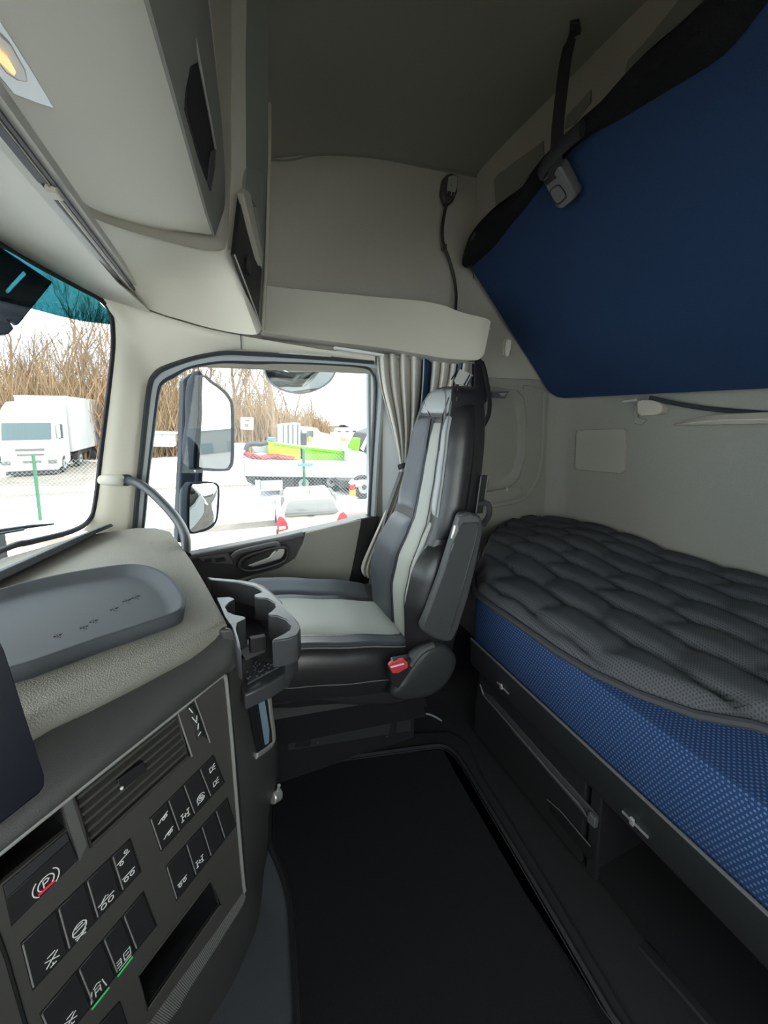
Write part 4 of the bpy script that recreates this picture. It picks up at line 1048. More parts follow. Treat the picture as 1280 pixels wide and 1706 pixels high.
# ================================================================== SEAT
seat = thing('passenger_seat', 'black and grey leather passenger seat with folded armrest beside the door', 'seat', W(1.25, -0.3, -1.15))
TB = [(-0.80, 1.212, .187, -.525, -.67), (-0.70, 1.212, .197, -.52, -.69), (-0.60, 1.212, .202, -.515, -.70), (-0.50, 1.209, .196, -.535, -.715), (-0.40, 1.200, .176, -.577, -.74), (-0.36, 1.197, .170, -.595, -.75), (-0.30, 1.197, .167, -.608, -.76), (-0.20, 1.197, .157, -.628, -.78), (-0.10, 1.195, .145, -.645, -.795), (-0.02, 1.193, .133, -.657, -.80), (0.04, 1.190, .12, -.667, -.80), (0.075, 1.188, .10, -.68, -.795), (0.094, 1.186, .06, -.70, -.78)]
def bsec(z):
    return pw(TB, z)
def bfront(z, s, off=0.0):
    xc, hw, yf, yb = bsec(z)
    bol = 0.012 * max(0, (abs(s) - 0.45) / 0.55) ** 1.5 * (1 if z < -0.05 else max(0, 1 - (z + 0.05) / 0.08))
    edge = -(0.042 if s < 0 else .07) * max(0, (abs(s) - 0.88) / 0.12) ** 2
    return W(xc + s * hw, yf + bol + edge + off, z)
def bring(z, k=0.0):
    xc, hw, yf, yb = bsec(z)
    R = [bfront(z, s) for s in (-1, -.96, -.9, -.84, -.7, -.5, -.25, 0, .25, .5, .7, .84, .9, .96, 1)]
    ym = lerp(yf, yb, 0.6)
    R += [W(xc + hw * 1.0, ym, z), W(xc + hw * .96, lerp(yf, yb, .88), z), W(xc + hw * .8, yb, z), W(xc, yb - 0.004, z), W(xc - hw * .8, yb, z), W(xc - hw * .96, lerp(yf, yb, .88), z), W(xc - hw * 1.0, ym, z)]
    return R
zs = [-0.80 + 0.04 * i for i in range(22)] + [0.06, 0.075, 0.086, 0.094]
m = MB(); m.loft([bring(z) for z in zs]); back = obj('backrest', m, 'leather_black', seat, sharp=70)
def patch(name, z0, z1, s0, s1, material, off=0.006, nz=16, ns=8, r=0.25, parent=back, thick=0.012, s0f=None, s1f=None):
    """upholstery panel on the front of the backrest"""
    rows = []
    for i in range(nz + 1):
        t = i / nz; z = lerp(z0, z1, t); row = []
        for k in range(ns + 1):
            u = k / ns
            a = s0f(z) if s0f else s0; b = s1f(z) if s1f else s1
            s = lerp(a, b, u)
            puff = (1 - (2 * u - 1) ** 6) * (1 - (2 * t - 1) ** 10)
            row.append(bfront(z, s, -0.003 + (off + 0.003) * puff))
        rows.append(row)
    m = MB(); m.slab(rows, (0, -thick, 0)); return obj(name, m, material, parent, sharp=60)
# middle stripe, runs the full height
patch('centre_insert', -0.80, -0.02, -.42, .14, 'leather_grey', 0.012, 30, s0f=lambda z: -.64 if z > -.36 else -.60, s1f=lambda z: -.04)
patch('upper_panel', -0.352, -0.0, -.04, .93, 'leather_slate', 0.012, 18)
patch('lumbar_panel', -0.80, -0.368, -.04, .98, 'leather_slate', 0.020, 18)
patch('near_panel', -0.33, -0.0, -.94, -.64, 'leather_mid', 0.010, 18)
patch('head_panel', -0.0, 0.086, -.94, .84, 'leather_mid', 0.010, 10)
patch('near_panel', -0.80, -0.345, -.76, -.60, 'leather_grey', 0.010, 18)
# near-side bolsters
def bolster(name, z0, z1, bulge):
    rows = []
    for i in range(19):
        t = i / 18; z = lerp(z0, z1, t); xc, hw, yf, yb = bsec(z)
        pf = math.sqrt(max(0, 1 - (2 * t - 1) ** 4)); b = bulge * pf
        c = [bfront(z, -.80 if bulge > .01 else -.935, 0.003 * pf), bfront(z, -.85 if bulge > .01 else -.95, 0.008 * pf + b * .5), bfront(z, -.90 if bulge > .01 else -.965, 0.012 * pf + b * .8), bfront(z, -.98, 0.010 * pf + b) + Vector((-0.006 * pf, 0, 0)), bfront(z, -1.0, 0.0) + Vector((-0.022 * pf, b * .8, 0)), W(xc - hw - 0.024 * pf, lerp(yf, yb, .42), z), W(xc - hw - 0.010 * pf, lerp(yf, yb, .55), z), W(xc - hw + 0.02, lerp(yf, yb, .5), z)]
        rows.append(c)
    m = MB(); m.loft(rows); return obj(name, m, 'leather_black', back, sharp=70)
bolster('side_bolster', -0.395, 0.03, 0.004)
bolster('lumbar_bolster', -0.79, -0.41, 0.022)
# stitched piping lines
def piping(name, zl, s, off, r=0.0022, material='stitch', parent=back):
    m = MB(); m.tube([bfront(z, s(z) if callable(s) else s, off) for z in zl], r, 6); return obj(name, m, material, parent)
zl = [-0.78 + 0.02 * i for i in range(42)]
piping('piping', [z for z in zl if z < 0.02], -.63, 0.010, 0.002, 'rubber')
piping('piping', [z for z in zl if z < 0.0], -.02, 0.010, 0.002, 'rubber')
piping('piping', [z for z in zl if -0.34 < z < 0.06], -.94, 0.016, 0.002, 'stitch')
# head rest outline
hx = lambda s, z: bfront(z, s, 0.008)
m = MB(); m.tube(cr([hx(-.64, -.12), hx(-.64, -.03), hx(-.58, -.012), hx(-.34, -.008), hx(-.06, -.012), hx(.0, -.03), hx(.0, -.12)], 5), 0.003, 6); obj('head_seam', m, 'leather_black', back)
m = MB(); m.tube(cr([hx(.72, -.02), hx(.70, .03), hx(.5, .075), hx(0, .083), hx(-.5, .075), hx(-.70, .03), hx(-.74, -.05)], 5), 0.003, 6); obj('head_piping', m, 'stitch', back)
for s0_, z0_, s1_, z1_ in ((-.02, -.012, .62, .045), (-.60, -.010, -.80, .055)):
    m = MB(); m.tube([hx(lerp(s0_, s1_, q), lerp(z0_, z1_, q)) for q in (0, .25, .5, .75, 1)], 0.0018, 6); obj('head_seam', m, 'leather_black', back)
# side seam, strap slot and strap on the black side panel
xs = lambda z, t, d=0.0: W(bsec(z)[0] - bsec(z)[1] - 0.003 - d, lerp(bsec(z)[2], bsec(z)[3], t), z)
m = MB(); m.tube([xs(z, .50) for z in zl if -0.42 < z < 0.03], 0.0015, 6); obj('side_seam', m, 'stitch', back)
m = MB(); m.prism([xs(-.20, .80, .004), xs(-.20, .98, .004), xs(-.32, .98, .004), xs(-.32, .80, .004)], (0.01, 0, 0)); obj('belt_slot', m, 'black', back)
m = MB(); m.tube([xs(-.20, .80, .006), xs(-.20, .98, .006), xs(-.32, .98, .006), xs(-.32, .80, .006)], 0.003, 6, True); obj('slot_frame', m, 'armrest_grey', back)
m = MB(); m.tube(cr([xs(-.29, .84, .004), xs(-.285, .95, .03), xs(-.32, 1.02, .03), xs(-.36, 1.0, .01)], 5), 0.009, 8, flat=.5); obj('release_loop', m, 'webbing', back)

# cushion
CT = [(0.03, 1.262, .18, -.69, -.77), (0.01, 1.262, .21, -.665, -.80), (-0.06, 1.262, .235, -.655, -.82), (-0.15, 1.262, .240, -.668, -.84), (-0.33, 1.262, .240, -.705, -.875), (-0.50, 1.262, .235, -.745, -.90), (-0.58, 1.262, .22, -.765, -.90)]
rows = []
ct = lambda y: pw([(-a, b, c, d, e) for a, b, c, d, e in CT], -y)
def ctop(y, s, off=0.0):
    xc, hw, zt, zb = ct(y)
    bol = 0.045 * max(0, (s - .55) / .45) ** 1.2 + 0.008 * max(0, (-s - .7) / .3)
    rnd = -0.03 * max(0, (abs(s) - .88) / .12) ** 2
    return W(xc + s * hw, y, zt + bol + rnd + off)
ys = [0.03 - 0.61 * i / 24 for i in range(25)]
for y in ys:
    xc, hw, zt, zb = ct(y)
    R = [ctop(y, s) for s in (-1, -.96, -.9, -.82, -.6, -.3, 0, .3, .5, .62, .72, .82, .9, .96, 1)]
    R += [W(xc + hw + .004, y, lerp(zt, zb, .5)), W(xc + hw * .95, y, zb), W(xc, y, zb), W(xc - hw * .95, y, zb), W(xc - hw * 1.0 - .008, y, lerp(zt, zb, .62)), W(xc - hw - .006, y, lerp(zt, zb, .3))]
    rows.append(R)
m = MB(); m.loft(rows); cush = obj('cushion', m, 'leather_black', seat, sharp=70)
def cpatch(name, y0, y1, s0, s1, material, off):
    rows = []
    for i in range(21):
        t = i / 20; y = lerp(y0, y1, t)
        rows.append([ctop(y, lerp(s0, s1, k / 8), -0.003 + (off + .003) * (1 - (2 * k / 8 - 1) ** 8) * (1 - (2 * t - 1) ** 14)) for k in range(9)])
    m = MB(); m.slab(rows, (0, 0, -0.01)); return obj(name, m, material, cush, sharp=60)
cpatch('cushion_insert', -0.02, -0.53, -.62, .52, 'leather_grey', .010)
cpatch('cushion_edge', -0.02, -0.53, -.90, -.63, 'leather_slate', .008)
cpatch('cushion_bolster', -0.0, -0.50, .56, .95, 'leather_slate', .008)
m = MB(); m.tube([ctop(y, -.93, .004) for y in ys if y > -.53], 0.0022, 6); obj('cushion_piping', m, 'stitch', cush)
m = MB(); m.tube([W(ct(y)[0] - ct(y)[1] - .0095, y, lerp(ct(y)[2], ct(y)[3], .55)) for y in ys if -.50 < y], 0.0014, 6); obj('cushion_stitching', m, 'stitch', cush)

# plastic pan under the cushion
m = MB()
rows = []
for y, zt, zb in ((0.02, -.77, -.79), (-0.05, -.79, -.815), (-0.2, -.82, -.86), (-0.33, -.85, -.905), (-.46, -.87, -.945), (-.6, -.87, -.95)):
    rows.append([W(1.025, y, zt), W(1.035, y, lerp(zt, zb, .6)), W(1.06, y, zb), W(1.46, y, zb), W(1.50, y, lerp(zt, zb, .6)), W(1.50, y, zt)])
m.loft(rows); obj('seat_pan', m, 'dark_plastic', seat, sharp=60)
# recliner cover with buckle
rc_ = [(706, 1082), (722, 1075), (738, 1074), (752, 1083), (760, 1098), (756, 1118), (742, 1140), (722, 1156), (700, 1163), (672, 1166), (652, 1160), (656, 1146), (668, 1132), (682, 1110)]
ring = cr([pX(x, y, 0.975) for x, y in rc_], 4, True); c_ = sum(ring, Vector()) / len(ring)
m = MB(); m.loft([[lerp(p, c_, .25) + Vector((-.012, 0, 0)) for p in ring], [lerp(p, c_, .1) + Vector((-.008, 0, 0)) for p in ring], ring, [p + Vector((0.02, 0, 0)) for p in ring], [p + Vector((0.06, -.02, 0)) for p in ring]], True, True); rcv = obj('recliner_cover', m, 'dark_plastic', seat, sharp=60)
m = MB(); m.tube(cr([pX(x, y, 0.962) for x, y in ((684, 1108), (692, 1096), (706, 1082), (722, 1075))], 4), 0.011, 8); obj('cover_edge', m, 'armrest_grey', rcv)
bk_ = [(648, 1110), (652, 1105), (674, 1099), (680, 1104), (681, 1112), (664, 1122), (654, 1122)]
m = MB(); m.prism([pX(x, y, 0.957) for x, y in ((650, 1120), (655, 1102), (684, 1096), (690, 1110), (664, 1148), (652, 1140))], (0.022, 0, 0)); bl = obj('buckle_stalk', m, 'button_black', seat, bevel=0.004)
m = MB(); m.prism([pX(x, y, 0.953) for x, y in bk_], (0.012, 0, 0)); obj('release_button', m, 'red_plastic', bl, bevel=0.002)
m = MB(); m.prism([pX(x, y, 0.951) for x, y in ((651, 1111), (673, 1105), (674, 1107), (652, 1113))], (0.004, 0, 0)); obj('button_print', m, 'white_print', bl)

# folded armrest
ar = [(765, 864), (768, 857), (782, 853), (799, 858), (805, 868), (806, 884), (795, 940), (780, 1000), (764, 1050), (755, 1068), (740, 1070), (722, 1064), (704, 1052), (703, 1043), (712, 1022), (735, 960), (752, 906)]
m = MB(); m.prism([pX(x, y, 0.955) for x, y in ar], (0.028, 0, 0)); arm = obj('armrest', m, 'armrest_grey', seat, bevel=0.008, seg=3)
for f in (): pass
m = MB(); m.tube(cr([pX(x, y, 0.955) for x, y in ((773, 872), (790, 870), (797, 880), (782, 940), (765, 1000), (752, 1045), (745, 1058))], 5), 0.003, 6); obj('armrest_seam', m, 'dark_plastic', arm)
m = MB(); m.cyl(pX(732, 1035, 0.952), pX(732, 1035, 0.965), 0.008, 16); obj('pivot_cap', m, 'black', arm)
m = MB(); m.prism([pX(x, y, 0.951) for x, y in ((766, 862), (784, 857), (800, 863), (799, 870), (772, 872), (764, 884), (758, 898), (753, 898))], (0.01, 0, 0)); obj('armrest_tip', m, 'mid_grey', arm, bevel=0.003)
m = MB(); m.prism([pX(x, y, 0.950) for x, y in ((759, 876), (764, 874), (765, 884), (757, 900), (753, 898))], (0.01, 0, 0)); obj('tilt_dial', m, 'satin', arm, bevel=0.002)
m = MB(); m.tube([pX(757, 905, .951), pX(753, 914, .951), pX(752, 918, .951)], 0.003, 6); obj('dial_mark', m, 'mid_grey', arm)

# suspension: folded bellows, base box and rails
m = MB()
rows = []
for z, o in ((-.83, .0), (-.875, .0), (-.905, -.03), (-.925, .02), (-.948, -.035), (-.968, .02), (-.99, -.03), (-1.02, .02)):
    rows.append([W(1.09 + o, -.02 - o * .2, z + .035), W(1.09 + o, -.58, z - .035), W(1.45, -.58, z - .03), W(1.45, -.02, z + .03)])
m.loft(rows); obj('bellows', m, 'leather_black', seat, sharp=25)
m = MB(); m.prism([W(1.11, 0.0, -.99), W(1.11, -.56, -1.035), W(1.11, -.56, -1.15), W(1.11, 0.0, -1.15)], (0.34, 0, 0)); sb2 = obj('base_box', m, 'base_dark', seat, bevel=0.004)
bx = [(480, 1222), (560, 1213), (655, 1201), (684, 1196), (685, 1218), (600, 1232), (480, 1251)]
m = MB(); m.prism([pX(x, y, 1.108) for x, y in bx], (0.01, 0, 0)); bp2 = obj('base_panel', m, 'dark_plastic', sb2, bevel=0.002)
for L in (((496, 1226), (520, 1223), (518, 1243), (492, 1246)), ((652, 1204), (662, 1203), (660, 1222), (650, 1223))):
    m = MB(); m.prism([pX(x, y, 1.105) for x, y in L], (0.006, 0, 0)); obj('panel_clip', m, 'base_dark', bp2, bevel=0.001)
for x, y in ((529, 1238), (644, 1221), (645, 1227), (484, 1224), (680, 1199)):
    m = MB(); m.cyl(pX(x, y, 1.103), pX(x, y, 1.110), 0.0025, 10); obj('panel_screw', m, 'black', bp2)
m = MB(); m.tube(cr([pX(697, 1190, 1.1), pX(715, 1190, 1.12), pX(735, 1200, 1.15), pX(742, 1210, 1.17)], 5), 0.003, 6); obj('base_cable', m, 'seal_light', seat)

# ------------------------------------------------------------------ seat belt
sb3 = thing('seat_belt', 'black seat belt hanging from the door pillar behind the seat headrest', 'seat belt', pX(800, 605, 1.64))
m = MB(); m.tube(cr([pX(*q) for q in ((798, 600, 1.62), (806, 612, 1.62), (812, 640, 1.62), (816, 670, 1.61), (814, 692, 1.61), (806, 708, 1.60))], 5), 0.013, 8, flat=.35); obj('belt_loop', m, 'webbing', sb3)
m = MB(); m.prism([pX(x, y, 1.635) for x, y in ((790, 604), (797, 598), (808, 602), (812, 630), (812, 668), (798, 690), (790, 650))], (0.02, 0, 0)); obj('belt_guide', m, 'rubber', sb3, bevel=0.005)
m = MB(); m.tube(cr([pX(*q) for q in ((668, 786, 1.585), (652, 830, 1.585), (640, 865, 1.58), (624, 930, 1.57), (616, 975, 1.56), (610, 1005, 1.54))], 5), 0.016, 8, flat=.12); obj('lap_webbing', m, 'webbing_grey', sb3)
m = MB(); m.prism([pX(x, y, 1.53) for x, y in ((614, 974), (625, 976), (620, 1008), (604, 1004))], (0.018, 0, 0)); obj('belt_tongue', m, 'mid_grey', sb3, bevel=0.003)

# ------------------------------------------------------------------ curtain
cu = thing('window_curtain', 'grey pleated curtain with dark blue stripes tied back beside the side window', 'curtain', pX(680, 600, 1.6))
rowsC = [(592, 627, 782), (612, 628, 780), (650, 633, 772), (690, 646, 752), (730, 657, 728), (760, 664, 705), (778, 668, 690), (788, 668, 688), (810, 660, 690), (850, 642, 682), (890, 624, 675), (925, 608, 668), (948, 598, 660), (958, 606, 655)]
nC = 90
bm = bmesh.new(); uvl = bm.loops.layers.uv.new('uv'); grid = []
for i, (y, x0, x1) in enumerate(rowsC):
    row = []
    am = 0.030 * min(1, (x1 - x0) / 110)
    for k in range(nC + 1):
        t = k / nC
        ph = t * 2 * PI * 9 + 0.6 * math.sin(t * 9)
        tt = t + 0.010 * math.sin(ph * 1.0 + 1.0)
        p = pX(lerp(x0, x1, tt), y + (3 * math.sin(ph + 0.5) if i == 0 else 0) + (6 * math.sin(t * 5) if i >= 12 else 0), 1.595 + am * math.sin(ph))
        row.append((bm.verts.new(p), t))
    grid.append(row)
for a, b in zip(grid, grid[1:]):
    for k in range(nC):
        f = bm.faces.new((a[k][0], a[k + 1][0], b[k + 1][0], b[k][0]))
        for lp, t in zip(f.loops, (a[k][1], a[k + 1][1], b[k + 1][1], b[k][1])): lp[uvl].uv = (t, 0.5)
o = obj('curtain_cloth', bm, 'curtain_stripe', cu, sharp=80, doubles=False, subsurf=1)
md = o.modifiers.new('thick', 'SOLIDIFY'); md.thickness = 0.003
m = MB(); m.tube(cr([pX(x, y, X) for x, y, X in ((664, 779, 1.57), (672, 776, 1.55), (684, 776, 1.55), (692, 780, 1.57))], 5), 0.012, 8, flat=.25); obj('tie_back', m, 'webbing', cu)
m = MB(); m.tube([pX(x, y, 1.555) for x, y in ((673, 788), (670, 808), (668, 822))], 0.003, 6); obj('tie_cord', m, 'webbing', cu)
m = MB(); m.prism([pX(x, y, 1.54) for x, y in ((767, 615), (789, 625), (780, 642), (760, 640), (757, 634))], (0.003, 0, 0)); tg = obj('hem_flap', m, 'curtain_grey', cu)
for a, b in (((783, 624), (774, 641)), ((787, 626), (778, 643)), ((762, 618), (752, 632))):
    m = MB(); m.tube([pX(a[0], a[1], 1.537), pX(b[0], b[1], 1.537)], 0.003, 5); obj('hem_stripe', m, 'bunk_blue', tg)
m = MB(); m.tube([pX(618, 590, 1.61), pX(700, 598, 1.60), pX(790, 604, 1.58)], 0.006, 8); rl = thing('curtain_rail', 'thin grey curtain rail under the door shelf', 'rail', pX(700, 598, 1.6)); obj('rail_bar', m, 'satin', rl)
m = MB(); m.cyl(pX(764, 608, 1.575), pX(764, 601, 1.585), 0.004, 8); obj('rail_stop', m, 'satin', rl)

# ================================================================== LOWER BUNK
lb = thing('lower_mattress', 'blue dotted mattress of the lower bunk lying on the dark bunk base', 'mattress', W(0.5, -1.2, -0.80))
mo = [(1.03, -.750), (1.045, -.757), (1.055, -.772), (1.07, -.80), (1.25, -.93), (1.48, -1.14), (1.60, -1.30), (1.62, -1.40), (1.62, -1.70), (1.58, -1.715), (-.5, -1.715), (-.5, -.750)]
m = MB(); R = lambda d, z: [W(x + (d if x < 0 else -d * .6), y - d if y > -1.3 else y + d, z) for x, y in mo]
m.loft([R(.006, -.80), R(.0, -.794), R(-.003, -.70), R(0, -.614), R(.003, -.608)]); mt_ = obj('mattress_body', m, 'mattress_blue', lb, sharp=50)
m = MB(); m.prism(R(.003, -.607), (0, 0, -.004)); obj('mattress_top', m, 'mattress_blue_top', mt_, sharp=50)
m = MB(); m.tube([W(-.5, -.751, -.611), W(1.03, -.751, -.611), W(1.056, -.772, -.611)], 0.0028, 6); obj('edge_piping', m, 'mattress_blue_top', mt_)
# quilted topper
tp2 = thing('mattress_topper', 'dark grey quilted topper spread over the blue lower mattress', 'topper', W(0.5, -1.2, -0.60))
fx = [(-0.5, -.97), (0.2, -.965), (0.35, -.94), (0.44, -.84), (0.525, -.795), (0.605, -.767), (0.70, -.752), (0.84, -.745), (0.93, -.742), (1.03, -.745), (1.08, -.775), (1.18, -.84), (1.30, -.96), (1.45, -1.10), (1.60, -1.28), (1.66, -1.42)]
front = lambda x: pw(fx, x)[0]
def quilt(x, y):
    v = (y + 1.74) / 0.135; r = math.floor(v); fv = v - r
    u = x / 0.21 + 0.5 * (r % 2) + 0.12 * math.sin(v * 2.2); fu = u - math.floor(u)
    dy = abs(fv - 0.5) * 2; dx = abs(fu - 0.5) * 2
    wav = 0.18 * math.sin(u * 2 * PI)
    h = (1 - max(0, min(1, dy + wav * .4)) ** 5) * (0.55 + 0.45 * (1 - dx ** 4))
    return h
xsT = [-0.5 + 2.17 * i / 150 for i in range(151)]
rows = []
for x in xsT:
    yf_ = front(x); yb_ = -1.73 + max(0, x - 1.45) * .45
    row = []
    for k in range(81):
        t = k / 80
        y = lerp(yf_, yb_, t)
        e = min(t / 0.05, 1); e2 = min((1 - t) / .04, 1)
        h = quilt(x, y) * 0.032 * e * min(1, .3 + e2)
        z = -0.598 + 0.008 * math.sqrt(e) + h + 0.008 * math.sin(x * 5 + y * 4)
        # the near end rises in a soft fold behind the seat
        if x > 1.0: z += 0.015 * math.sin((x - 1.0) * 7) * e
        row.append(W(x, y, z - (0.008 if t == 0 else 0)))
    rows.append(row)
m = MB(); m.slab(rows, (0, 0, -0.010)); tb = obj('topper_quilt', m, 'topper_cloth', tp2, sharp=80)
m = MB(); m.tube([W(x, front(x) + .006, -.600 + .004 * math.sin(x * 9)) for x in xsT[::2]], 0.010, 8); obj('topper_hem', m, 'topper_hem', tb)
# tufts
# bunk base
bb = thing('bunk_cabinet', 'dark lower bunk base with a drawer and an open storage bay', 'bunk base', W(0.5, -.8, -1.15))
m = MB()
rp = [(-.742, -.775), (-.738, -.770), (-.738, -.852), (-.744, -.864), (-.76, -.866), (-.80, -.866), (-.80, -.80)]
m.loft([[W(x, y, z) for y, z in rp] for x in (-.55, 0.3, 1.045)]); rl2 = obj('front_rail', m, 'base_dark', bb, bevel=0.003)
m = MB(); m.tube([W(-.55, -.741, -.770), W(1.045, -.741, -.770)], 0.004, 8); obj('rail_highlight', m, 'mid_grey', rl2)
m = MB(); m.box(W(0.5, -1.25, -.835), (2.2, 0.9, 0.04)); obj('base_deck', m, 'base_dark', bb)
# drawer front: recessed grip channel
m = MB(); m.prism([W(1.035, -.775, -.872), W(0.60, -.775, -.872), W(0.60, -.775, -.93), W(0.60, -.775, -1.13), W(1.05, -.765, -1.13), W(1.05, -.77, -1.0)], (0, -.03, 0)); df = obj('drawer_front', m, 'base_dark', bb, bevel=0.004)
ga = [(800, 1140), (806, 1158), (860, 1220), (920, 1290), (965, 1340), (988, 1374)]
m = MB(); m.tube([pY(x, y, -.768) for x, y in ga], 0.0035, 6); obj('grip_edge', m, 'mid_grey', df)
m = MB(); m.prism([pY(x, y, -.772) for x, y in ((804, 1150), (820, 1160), (905, 1258), (980, 1342), (997, 1362), (995, 1376), (985, 1372), (900, 1272), (812, 1172))], (0, -.006, 0)); obj('grip_channel', m, 'armrest_grey', df, bevel=0.002)
m = MB(); m.prism([pY(x, y, -.770) for x, y in ((986, 1350), (998, 1362), (997, 1378), (984, 1366))], (0, 0.012, 0)); obj('grip_end', m, 'mid_grey', df, bevel=0.002)
m = MB(); m.prism([pY(x, y, -.772) for x, y in ((912, 1330), (918, 1334), (984, 1412), (982, 1434), (916, 1352))], (0, -.006, 0)); obj('hand_slot', m, 'black', df)
m = MB(); m.tube([pY(x, y, -.769) for x, y in ((912, 1332), (935, 1352), (984, 1410))], 0.002, 6); obj('slot_edge', m, 'mid_grey', df)
# divider and open bay
m = MB(); m.box(W(0.575, -1.05, -1.0), (0.03, 0.54, 0.27)); obj('bay_divider', m, 'base_dark', bb, bevel=0.004)
m = MB(); m.box(W(0.0, -1.32, -1.0), (1.15, 0.02, 0.28)); obj('bay_back', m, 'black', bb)
m = MB(); m.box(W(0.85, -1.1, -1.0), (0.5, 0.6, 0.24)); obj('drawer_box', m, 'black', bb)
bl_ = [W(0.575, -.79, -1.14), W(0.57, -.772, -1.075), W(0.52, -.765, -1.045), W(0.3, -.76, -1.06), W(-.5, -.76, -1.07), W(-.5, -.76, -1.15), W(0.575, -.79, -1.15)]
m = MB(); m.prism([pY(x, y, -.772) for x, y in ((978, 1498), (990, 1500), (1010, 1520), (1120, 1640), (1250, 1790), (1290, 1900), (1100, 1760), (1030, 1640), (990, 1560))], (0, -.03, 0)); sl = obj('bay_sill', m, 'floor_vinyl', bb, bevel=0.004)
m = MB(); m.tube([pY(x, y, -.770) for x, y in ((978, 1498), (984, 1530), (1010, 1590), (1100, 1756))], 0.003, 6); obj('sill_highlight', m, 'mid_grey', sl)  # painted highlight: pale tube along the sill's edge
m = MB(); m.prism([W(0.56, -.79, -1.10), W(-.5, -.79, -1.10), W(-.5, -1.3, -1.10), W(0.56, -1.3, -1.10)], (0, 0, -.03)); obj('bay_floor', m, 'black', bb)
for (x, y) in ((838, 1146), (1058, 1373)):
    c1 = pY(x, y, -.736)
    m = MB(); m.box(c1, (0.055, 0.003, 0.004)); cl1 = obj('rail_clip', m, 'satin', rl2)
    m = MB(); m.box(c1 + Vector((0.004, .003, 0.003)), (0.008, 0.006, 0.016)); obj('clip_latch', m, 'satin', rl2, bevel=0.001)

# ================================================================== FLOOR
fm = thing('floor_mat', 'black carpet mat with a bound edge covering the cab floor', 'mat', W(0.6, -.4, -1.15))
mo_ = [(452, 1330), (470, 1276), (560, 1265), (640, 1254), (700, 1246), (735, 1243), (752, 1250), (766, 1264), (790, 1302), (850, 1402), (920, 1520), (1020, 1692), (1090, 1810), (900, 1900), (500, 1900), (495, 1706), (490, 1600), (486, 1540), (482, 1500), (470, 1455), (452, 1412), (448, 1395)]
mv = cr([pZ(x, y, -1.138) for x, y in mo_], 3, True)
m = MB(); m.prism(mv, (0, 0, -.010)); obj('mat_carpet', m, 'mat_carpet', fm)
m = MB(); m.tube(mv, 0.008, 6, True, flat=1.0); obj('mat_binding', m, 'rubber', fm)
cm = sum(mv, Vector()) / len(mv)
m = MB(); m.tube([lerp(p, cm, .035) + Vector((0, 0, .001)) for p in mv], 0.0018, 5, True); obj('mat_stitching', m, 'base_dark', fm)
# raised sill behind the mat and the lighter footwell floor
m = MB(); m.prism(zz([(450, 1290), (475, 1258), (690, 1222), (750, 1220), (780, 1240), (800, 1290), (900, 1450), (1060, 1720), (1060, 1800), (1010, 1720), (760, 1290), (738, 1248), (470, 1280)], -1.138), (0, 0, -.012)); struct('trim_8', m, 'floor_vinyl')
m = MB(); m.prism(zz([(450, 1400), (470, 1450), (484, 1500), (490, 1600), (496, 1720), (300, 1800), (400, 1600), (425, 1500), (440, 1430)], -1.147), (0, 0, 0.003)); struct('floor_ramp', m, 'floor_grey', floor)
# ================================================================== OUTSIDE
G = -3.4                                        # ground, relative to the eye
m = MB(); m.box(W(30, 0, G - .1), (260, 260, 0.2)); ground = struct('ground', m, 'snow')
def strip(name, L, z=0.004, material='slush'):
    m = MB(); m.prism([W(x, y, G + z) for x, y in L], (0, 0, 0.004)); return struct(name, m, material, ground)
strip('track_lane', [(11.6, -12), (12.3, -12), (12.6, 0), (13.6, 12), (12.8, 12), (11.9, 0)])
strip('track_lane', [(19.0, -2), (19.6, -2), (21.5, 14), (20.7, 14)])
strip('track_lane', [(22.0, 6.5), (31, 6), (34, 10), (24, 12)], 0.002)
strip('yard_lane', [(3.2, -150), (70, -150), (30, -9), (3.2, -9)], 0.003, 'asphalt')
strip('bounce_damper', [(-9, -9), (6.6, -9), (6.6, 6.5), (4.5, 9.5), (-9, 9.5)], 0.003, 'asphalt')  # unseen dark ground added to cut snow bounce onto the header

# mirrors -------------------------------------------------------------
def mirror_normal(P, r):
    d = (P - EYE).normalized(); return (Vector(r).normalized() - d).normalized()
mm_ = thing('wing_mirror', 'tall main door mirror showing sky and yard, above the smaller mirror', 'mirror', pX(350, 700, 2.1))
mc = pX(355, 705, 2.10); n1 = mirror_normal(mc, (0.16, -1.0, 0.05))
gl = [(335, 628), (352, 637), (370, 650), (382, 664), (387, 685), (387, 760), (384, 775), (376, 782), (345, 781), (331, 779), (329, 770), (334, 690)]
gv = cr([pP(x, y, mc, n1) for x, y in gl], 3, True)
m = MB(); m.prism(gv, -n1 * 0.01); g_ = obj('mirror_glass', m, 'mirror_glass', mm_)
ho = [(330, 622), (340, 626), (358, 638), (377, 653), (385, 665), (389, 686), (389, 765), (386, 779), (377, 785), (340, 784), (326, 781), (322, 773), (324, 740), (330, 690)]
hv = cr([pP(x, y, mc - n1 * .006, n1) for x, y in ho], 3, True); hc = sum(hv, Vector()) / len(hv)
m = MB(); m.loft([hv, [p - n1 * .03 for p in hv], [lerp(p, hc, .12) - n1 * .08 for p in hv], [lerp(p, hc, .4) - n1 * .12 for p in hv]]); obj('mirror_housing', m, 'mirror_house', mm_, sharp=60)
m = MB(); m.tube(cr([mc + n1 * .004 + (p - mc) * 1.01 for p in gv[::3]], 2, True), 0.006, 6, True); obj('glass_rim', m, 'mirror_house', mm_)
